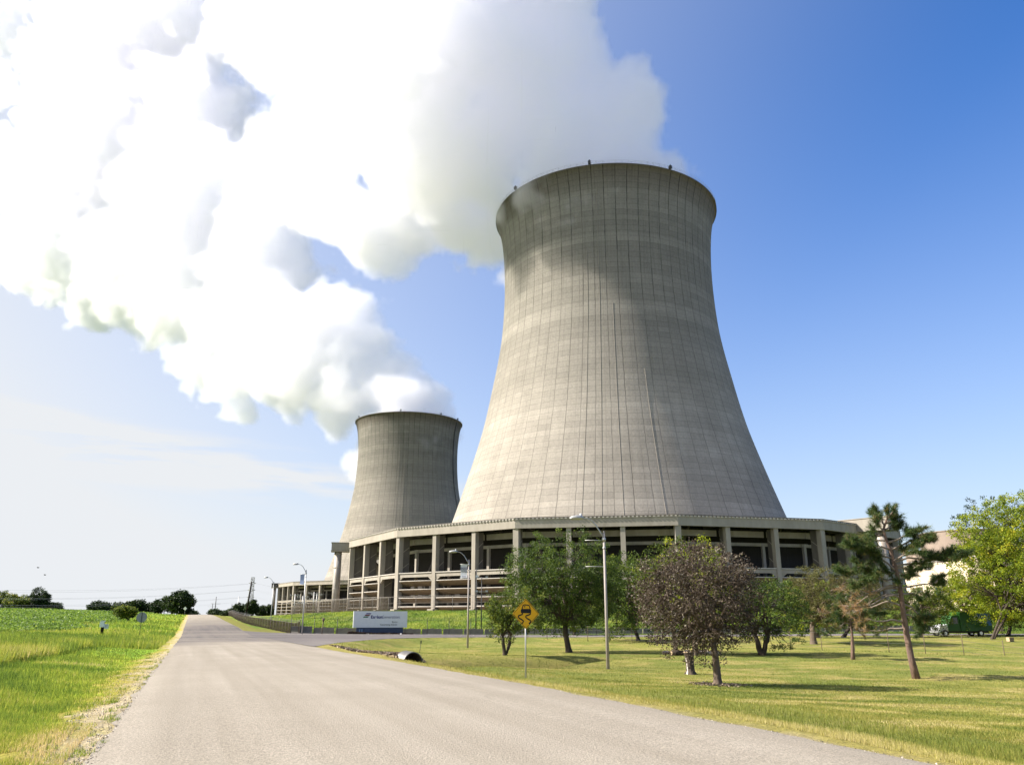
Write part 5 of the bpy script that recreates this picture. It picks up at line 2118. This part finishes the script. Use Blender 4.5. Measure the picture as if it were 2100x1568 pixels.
TRK = zz4((1290, 1400), (1255, 1250), (1222, 1080), (1200, 930), (1183, 800), (1165, 700), (1140, 600), (1118, 520), (1085, 440), (1062, 360), (1085, 290), (1125, 240), (1150, 195))
BRS = [
    # pts, depth spread, bare fraction, tufts per metre, green?
    (zz4((1165, 770), (1100, 765), (1040, 790), (960, 830), (900, 880), (830, 915)), 1.0, .55, 3, False),
    (zz4((1170, 830), (1090, 810), (1010, 840), (930, 885), (850, 915)), 1.2, .5, 3, False),
    (zz4((1180, 890), (1110, 860), (1020, 900), (940, 925), (880, 960)), 1.4, .5, 4, False),
    (zz4((1195, 1000), (1100, 990), (1000, 1000), (900, 985), (820, 1010)), 1.5, .5, 4, False),
    (zz4((1200, 1050), (1120, 1050), (1040, 1070), (960, 1060)), 1.2, .4, 4, False),
    (zz4((1140, 640), (1060, 570), (980, 590), (900, 640), (820, 660), (740, 640)), 1.5, .25, 13, True),
    (zz4((1120, 560), (1030, 540), (950, 480), (860, 450), (760, 480)), 1.6, .35, 14, True),
    (zz4((1105, 500), (1040, 480), (960, 500), (880, 520), (800, 480), (750, 465)), 1.0, .35, 14, True),
    (zz4((1150, 660), (1060, 650), (960, 660), (880, 600), (840, 580)), 1.5, .25, 13, True),
    (zz4((1160, 700), (1060, 720), (960, 700), (860, 740), (760, 770)), 1.8, .3, 9, True),
    (zz4((1165, 740), (1050, 760), (930, 800), (820, 830), (720, 800)), 1.8, .4, 7, False),
    (zz4((1175, 810), (1060, 830), (900, 900), (760, 900), (700, 930)), 2.0, .4, 6, False),
    (zz4((1085, 440), (1010, 430), (950, 450), (900, 470)), 1.0, .3, 14, True),
    (zz4((1070, 380), (1030, 340), (1000, 300), (1005, 270)), .7, .3, 16, True),
    (zz4((1070, 340), (1060, 290), (1040, 240), (1010, 200)), .5, .35, 17, True),
    (zz4((1085, 290), (1080, 250), (1060, 215)), .5, .3, 17, True),
    (zz4((1125, 240), (1140, 215), (1160, 180)), .3, .1, 20, True),
    (zz4((1085, 310), (1130, 290), (1170, 270)), .5, .3, 18, True),
    (zz4((1070, 360), (1120, 340), (1170, 330), (1195, 310)), .6, .3, 17, True),
    (zz4((1090, 450), (1150, 430), (1220, 390), (1290, 360)), .9, .45, 15, True),
    (zz4((1110, 500), (1180, 470), (1260, 430), (1330, 440), (1385, 430)), 1.0, .35, 15, True),
    (zz4((1100, 480), (1170, 500), (1240, 480), (1300, 470)), 1.2, .3, 14, True),
    (zz4((1135, 590), (1220, 560), (1330, 565), (1430, 575), (1520, 550), (1600, 530)), 1.2, .35, 13, True),
    (zz4((1140, 610), (1230, 600), (1330, 590), (1420, 540), (1500, 540)), 1.5, .4, 13, True),
    (zz4((1145, 620), (1230, 630), (1310, 640), (1400, 610), (1480, 600)), 1.5, .3, 11, True),
    (zz4((1150, 650), (1220, 660), (1290, 690), (1340, 660)), 1.4, .3, 9, True),
    (zz4((1185, 775), (1260, 755), (1350, 740), (1420, 735), (1480, 720), (1530, 730)), .8, .72, 14, True),
    (zz4((1420, 735), (1450, 700), (1490, 680)), .5, .3, 16, True),
    (zz4((1190, 810), (1270, 800), (1340, 820), (1390, 860)), 1.5, .5, 5, True),
    (zz4((1195, 880), (1280, 900), (1360, 960), (1400, 1040), (1385, 1100)), 1.8, .4, 12, True),
    (zz4((1200, 950), (1280, 960), (1340, 1000), (1420, 1010)), 1.6, .4, 11, True),
    (zz4((1180, 760), (1120, 700), (1060, 640), (1010, 600)), 1.8, .3, 9, True),
    (zz4((1130, 580), (1180, 540), (1230, 520), (1290, 530)), 1.5, .3, 12, True),
    (zz4((1060, 400), (1020, 400), (980, 420)), 1.5, .2, 12, True),
]
pine('tall scraggly pine leaning left with bare lower limbs on the near lawn', (1880, 1391), TRK, BRS, 77, 14)
TR2 = zz4((850, 1266), (845, 1180), (842, 1080), (830, 1000), (825, 920), (820, 840))
B2 = []
rd2 = random.Random(5)
for i in range(20):
    y = 1060 - i * 13
    s = -1 if i % 2 else 1
    ln = (150 - abs(i - 7) * 4) * rd2.uniform(.7, 1.15)
    x0 = 842 - i
    B2.append((zz4((x0, y), (x0 + s * ln * .4, y - 10), (x0 + s * ln * .8, y + rd2.uniform(-15, 35)), (x0 + s * ln * 1.2, y + rd2.uniform(-5, 60))), 1.8, .2, 10, i % 3 != 0))
pine('short reddish pine with a straight dark trunk left of the tall pine', (1749, 1352), TR2, B2, 78, 8, .26)

# ---------------------------------------------------------------- grass and crop cover
def wedge(n, y0, y1, rng, lo=-.72, hi=.72):
    u = rng.uniform(0, 1, n)
    Y = 1 / (u / y1 + (1 - u) / y0)
    return Y * rng.uniform(lo, hi, n), Y


def blades(name, label, x, y, h, wd, vals, mat, rng, lean=.45):
    z = H(x, y)
    n = len(x)
    a = rng.uniform(0, 2 * math.pi, n)
    dx, dy = np.cos(a), np.sin(a)
    b = rng.uniform(0, 2 * math.pi, n)
    l = rng.uniform(.1, 1, n) * lean * h
    V = np.empty((n, 3, 3))
    V[:, 0] = np.c_[x - dx * wd, y - dy * wd, z - .02]
    V[:, 1] = np.c_[x + dx * wd, y + dy * wd, z - .02]
    V[:, 2] = np.c_[x + np.cos(b) * l, y + np.sin(b) * l, z + h]
    o = cloud_mesh(name, V.reshape(-1, 3), 3, vals, mat)
    put(o, label, kind='stuff')
    return o


GR = leafmat('verge_grass_blade', [(0, (.036, .075, .013)), (.35, (.105, .175, .024)), (.7, (.225, .275, .036)), (.88, (.36, .34, .075)), (1, (.46, .38, .18))], .42)
GL = leafmat('lawn_blade', [(0, (.065, .10, .016)), (.42, (.165, .195, .032)), (.72, (.31, .285, .065)), (1, (.52, .45, .20))], .35)
rg = np.random.default_rng(99)
# left verge
x, y = wedge(330000, 5.5, 75, rg, -.74, -.30)
T_ = x + SLOPE * y
n1 = vnoise(x, y, 1.2, 11)
keep = (T_ < -1.75 - .7 * vnoise(x, y, .6, 12)) & (T_ > -16)
keep |= (T_ < -1.3) & (T_ > -2.2) & (rg.uniform(0, 1, len(x)) < .5) & (n1 > .35)
x, y, T_, n1 = x[keep], y[keep], T_[keep], n1[keep]
hh_ = np.interp(-T_, [1.2, 2.2, 3.5, 8, 16], [.04, .065, .13, .24, .32]) * rg.uniform(.5, 1.25, len(x)) * (.7 + .6 * n1)
vv = np.clip(.56 + .6 * (vnoise(x, y, 2.8, 13) - .5) + .25 * (vnoise(x, y, .7, 17) - .5) + rg.normal(0, .14, len(x)) - .12 * (n1 - .5) + .34 * (1 - smooth01(-T_, 1.5, 2.5)), 0, 1)
vv -= .22 * np.exp(-((T_ + 5.6) / 1.6) ** 2) * n1
blades('verge_grass', 'long bright green grass on the left verge', x, y, hh_, .0032 + .00030 * y, np.clip(vv, 0, 1), GR, rg)
# far left rough grass
x, y = wedge(230000, 22, 345, rg, -.74, -.31)
T_ = x + SLOPE * y
keep = ((T_ < -6) | ((T_ < -2.0) & (y > 55))) & (T_ > -17 - 8 * vnoise(x, y, 14, 3))
x, y, T_ = x[keep], y[keep], T_[keep]
vv = np.clip(.55 + .5 * (vnoise(x, y, 6, 14) - .5) + rg.normal(0, .12, len(x)) - .25 * smooth01(vnoise(x, y, 9, 15), .6, .8), 0, 1)
blades('rough_grass', 'rough uneven grass between the left verge and the crop field', x, y, rg.uniform(.2, .55, len(x)) * (.6 + .8 * vnoise(x, y, 2.5, 16)), .004 + .00045 * y, vv, GR, rg)
# crop field
x, y = wedge(210000, 38, 620, rg, -.80, -.30)
T_ = x + SLOPE * y
keep = (T_ < -15 - 5 * vnoise(x, y, 14, 3))
x, y, T_ = x[keep], y[keep], T_[keep]
row_ = np.abs(((T_ + 400) / .76) % 1 - .5)
z = H(x, y) + .30 + .28 * rg.uniform(0, 1, len(x)) * (1.1 - row_ * 1.2) + .12 * vnoise(x, y, 5, 18)
CR = leafmat('bean_leaf', [(0, (.045, .09, .014)), (.5, (.11, .19, .028)), (.85, (.19, .28, .04)), (1, (.32, .37, .06))], .38)
V = leaf_quads(np.c_[x, y, z], 1, rg, .5, .75)
V = (V.reshape(-1, 4, 3) - np.c_[x, y, z][:, None]) * (.055 + .00085 * y)[:, None, None] + np.c_[x, y, z][:, None]
vv = np.clip(.5 + .3 * (vnoise(x, y, 11, 19) - .5) + rg.normal(0, .17, len(x)), 0, 1)
put(cloud_mesh('crop_field', V.reshape(-1, 3), 4, vv, CR), 'low leafy green bean crop filling the field on the left', kind='stuff')
# right verge and ditch
x, y = wedge(300000, 7, 75, rg, -.25, .74)
T_ = x + SLOPE * y
n1 = vnoise(x, y, 1.2, 21)
keep = (T_ > 9.1 + .4 * vnoise(x, y, .4, 12)) & (T_ < 17.5) & ~inside(x, y, POLY_S) & (seg_dist(x, y, np.array([(-15.4, 62), (-9.5, 52), (-6.8, 47)])) > 1.6 + 1.2 * n1)
x, y, T_, n1 = x[keep], y[keep], T_[keep], n1[keep]
hh_ = np.interp(T_, [8.8, 9.6, 10.8, 12.5, 15, 17.5], [.03, .045, .08, .12, .09, .04]) * rg.uniform(.5, 1.25, len(x)) * (.6 + .8 * n1)
vv = np.clip(np.interp(T_, [9, 10.6, 12.2, 15, 17.5], [.80, .74, .38, .40, .58]) + .3 * (n1 - .5) + rg.normal(0, .12, len(x)), 0, 1)
blades('ditch_grass', 'yellowish unmown grass between the road edge and the lawn', x, y, hh_, .0030 + .00026 * y, vv, GL, rg)
# lawn
x, y = wedge(520000, 11, 128, rg, -.2, .78)
T_ = x + SLOPE * y
keep = (T_ > 16) & ~inside(x, y, POLY_S)
x, y, T_ = x[keep], y[keep], T_[keep]
n2 = vnoise(x, y, 4.5, 2)
vv = np.clip(.48 + .8 * (vnoise(x, y * 1.8, 2.2, 9) - .5) - .35 * (n2 - .5) + .35 * (vnoise(x, y * 2.4, .8, 24) - .5) + rg.normal(0, .12, len(x)), 0, 1)
ds = seg_dist(x, y, SWALE)
fence_d = seg_dist(x, y, np.array([(2.0, 106), (41.5, 71.5), (92, 66)]))
vv = np.clip(vv - .3 * np.exp(-(((x - .5) / 8) ** 2 + ((y - 53) / 7) ** 2)) - .34 * np.exp(-((ds - 2) / 5.0) ** 2) * (y > 50) + .07 * (1 - smooth01(y, 55, 63)), 0, 1)  # tree shade beyond the crest and a brighter near lawn, put into blade colour
hl = rg.uniform(.02, .055, len(x)) * (1 + 1.2 * np.exp(-(ds / 2) ** 2)) + .22 * np.exp(-(fence_d / .35) ** 2) * rg.uniform(0, 1, len(x))
blades('lawn_grass', 'short patchy mown lawn grass', x, y, hl, .004 + .00034 * y, vv, GL, rg, .8)
# embankment
x, y = wedge(230000, 132, 262, rg, -.37, .62)
T_ = x + SLOPE * y
d1 = np.hypot(x - TW1[0], y - TW1[1])
keep = (T_ > 17.5) & (d1 > 103.5)
x, y = x[keep], y[keep]
vv = np.clip(.38 + .7 * (vnoise(x, y, 4, 31) - .5) + .3 * (vnoise(x, y, 1.4, 32) - .5) + rg.normal(0, .1, len(x)), 0, .92)
blades('embankment_grass', 'bright rough green grass on the embankment below the towers', x, y, rg.uniform(.12, .42, len(x)), .055, vv, GR, rg, .7)
# tufts and loose stones on the gravel shoulder
x, y = [], []
for _ in range(150):
    yy0 = 1 / rg.uniform(1 / 60, 1 / 6.5)
    tt0 = rg.uniform(-2.6, -1.05)
    m_ = int(rg.uniform(10, 60))
    x.append(tt0 - SLOPE * yy0 + rg.normal(0, .05, m_))
    y.append(yy0 + rg.normal(0, .06, m_))
x, y = np.concatenate(x), np.concatenate(y)
blades('shoulder_tufts', 'small green weed tufts on the gravel shoulder of the road', x, y, rg.uniform(.02, .09, len(x)), .004 + .0002 * y, rg.uniform(.2, .8, len(x)), GR, rg, .9)
n = 9000
y = 1 / rg.uniform(1 / 45, 1 / 6, n)
t = np.where(rg.uniform(0, 1, n) < .9, rg.uniform(-1.9, -.95, n), rg.uniform(8.47, 8.85, n))
x = t - SLOPE * y
C = np.c_[x, y, H(x, y) + .006]
sz_ = (rg.uniform(.005, .014, n) * (1 + y * .02))[:, None]
a = rand_dirs(n, rg)
b = np.cross(a, rand_dirs(n, rg))
V = np.stack([C + a * sz_, C - a * sz_ * .5 + b * sz_, C - a * sz_ * .5 - b * sz_], 1).reshape(-1, 3)
gm = leafmat('gravel_chip', [(0, (.24, .20, .155)), (.5, (.36, .315, .25)), (1, (.50, .45, .38))], 0)
put(cloud_mesh('gravel', V, 3, rg.uniform(0, 1, n), gm), 'loose pale gravel chips on the road shoulders', kind='stuff')
# rubble on the culvert bank
n = 9000
u = rg.uniform(0, 1, n)
q = np.array([(-15.0, 61), (-9.5, 52), (-6.4, 46.5)])
bx = np.interp(u, [0, .6, 1], q[:, 0]) + rg.normal(0, 1.3, n)
by = np.interp(u, [0, .6, 1], q[:, 1]) + rg.normal(0, 1.5, n)
keep = (bx + SLOPE * by > 10.6)
bx, by = bx[keep], by[keep]
n = len(bx)
C = np.c_[bx, by, H(bx, by) + .03]
V = leaf_quads(C, .085, rg, 0, .8)
rm = leafmat('rubble_chip', [(0, (.06, .045, .035)), (.5, (.19, .14, .095)), (1, (.42, .33, .24))], 0)
put(cloud_mesh('rubble', V, 4, rg.uniform(0, 1, n), rm), 'dry brown rubble on the bank beside the culvert pipe', kind='stuff')
# scattered leaves and twigs under the brown tree
p = gp(1472, 1403)
n = 900
bx, by = p.x + rg.normal(0, .5, n), p.y + rg.normal(0, .55, n)
put(cloud_mesh('leaf_litter', leaf_quads(np.c_[bx, by, H(bx, by) + .03], .05, rg, .8), 4, rg.uniform(0, 1, n), rm), 'dry leaf litter around the foot of the brown tree', kind='stuff')

# two birds high over the field
for px, py, lab in ((78, 1163.5, 'tiny dark bird high over the left field, upper of two'), (92, 1178.5, 'tiny dark bird over the left field, lower of two')):
    q = at(px, py, 160)
    mb = MB()
    mb.tube([q + Vector((-.22, 0, 0)), q, q + Vector((.25, 0, .02))], [.02, .08, .03], 6)
    for s in (-1, 1):
        mb.add([q + Vector((-.06, 0, .03)), q + Vector((.08, 0, .03)), q + Vector((.05, s * .22, .16)), q + Vector((-.02, s * .42, .1))], [(0, 1, 2, 3)])
    put(mb.build('bird', M_BLACK), lab, 'bird')

# ---------------------------------------------------------------- steam (last: its evaluation is slow)
PLUME1 = [(1232, 470, 287, 222), (1215, 340, 289, 205), (1320, 320, 287, 86), (1372, 335, 285, 45), (1300, 200, 288, 100), (1230, 290, 290, 150),
          (1120, 180, 285, 180), (1085, 30, 280, 172), (1110, -70, 285, 135), (1000, 280, 290, 185), (965, 425, 335, 140), (1010, 455, 335, 120),
          (840, 300, 275, 150), (860, 400, 335, 135), (770, 475, 350, 100), (860, 110, 262, 235), (700, 60, 300, 205), (720, 250, 340, 125), (690, 415, 360, 95),
          (860, -110, 290, 230), (600, 300, 380, 90), (560, 60, 380, 130), (610, 410, 390, 80), (760, 170, 250, 110), (700, -150, 270, 200)]
PLUME2 = [(838, 905, 635, 120), (842, 830, 634, 92), (880, 815, 632, 44), (785, 790, 634, 74), (710, 808, 640, 80), (690, 865, 642, 50), (740, 725, 640, 80),
          (712, 635, 640, 84), (645, 755, 654, 84), (612, 690, 666, 122), (525, 620, 702, 148), (500, 765, 715, 88), (492, 845, 719, 44), (400, 590, 766, 140),
          (280, 550, 830, 145), (150, 500, 888, 145), (75, 540, 915, 85), (110, 380, 906, 145), (140, 200, 917, 108), (250, 300, 868, 190),
          (250, 90, 868, 200), (400, 420, 766, 185), (545, 480, 694, 130), (400, 20, 791, 160), (560, 340, 688, 105), (-10, 20, 957, 110), (520, 60, 730, 110),
          (400, 250, 791, 140), (-30, 330, 936, 95), (-20, 180, 959, 60), (200, 600, 866, 95), (330, 640, 803, 90), (430, 215, 775, 62), (430, 745, 750, 80), (565, 790, 686, 72), (600, 832, 671, 34), (905, 842, 632, 26)]
steam('steam_plume', 'broad white steam plume rising from the near cooling tower and drifting left', PLUME1, 1.5, .095, 9.0, .92, .030, 13, 1.0)
steam('steam_plume', 'billowing white steam plume from the distant cooling tower filling the upper left sky', PLUME2, 2.9, .055, 9.0, .92, .018, 20, 2.0)
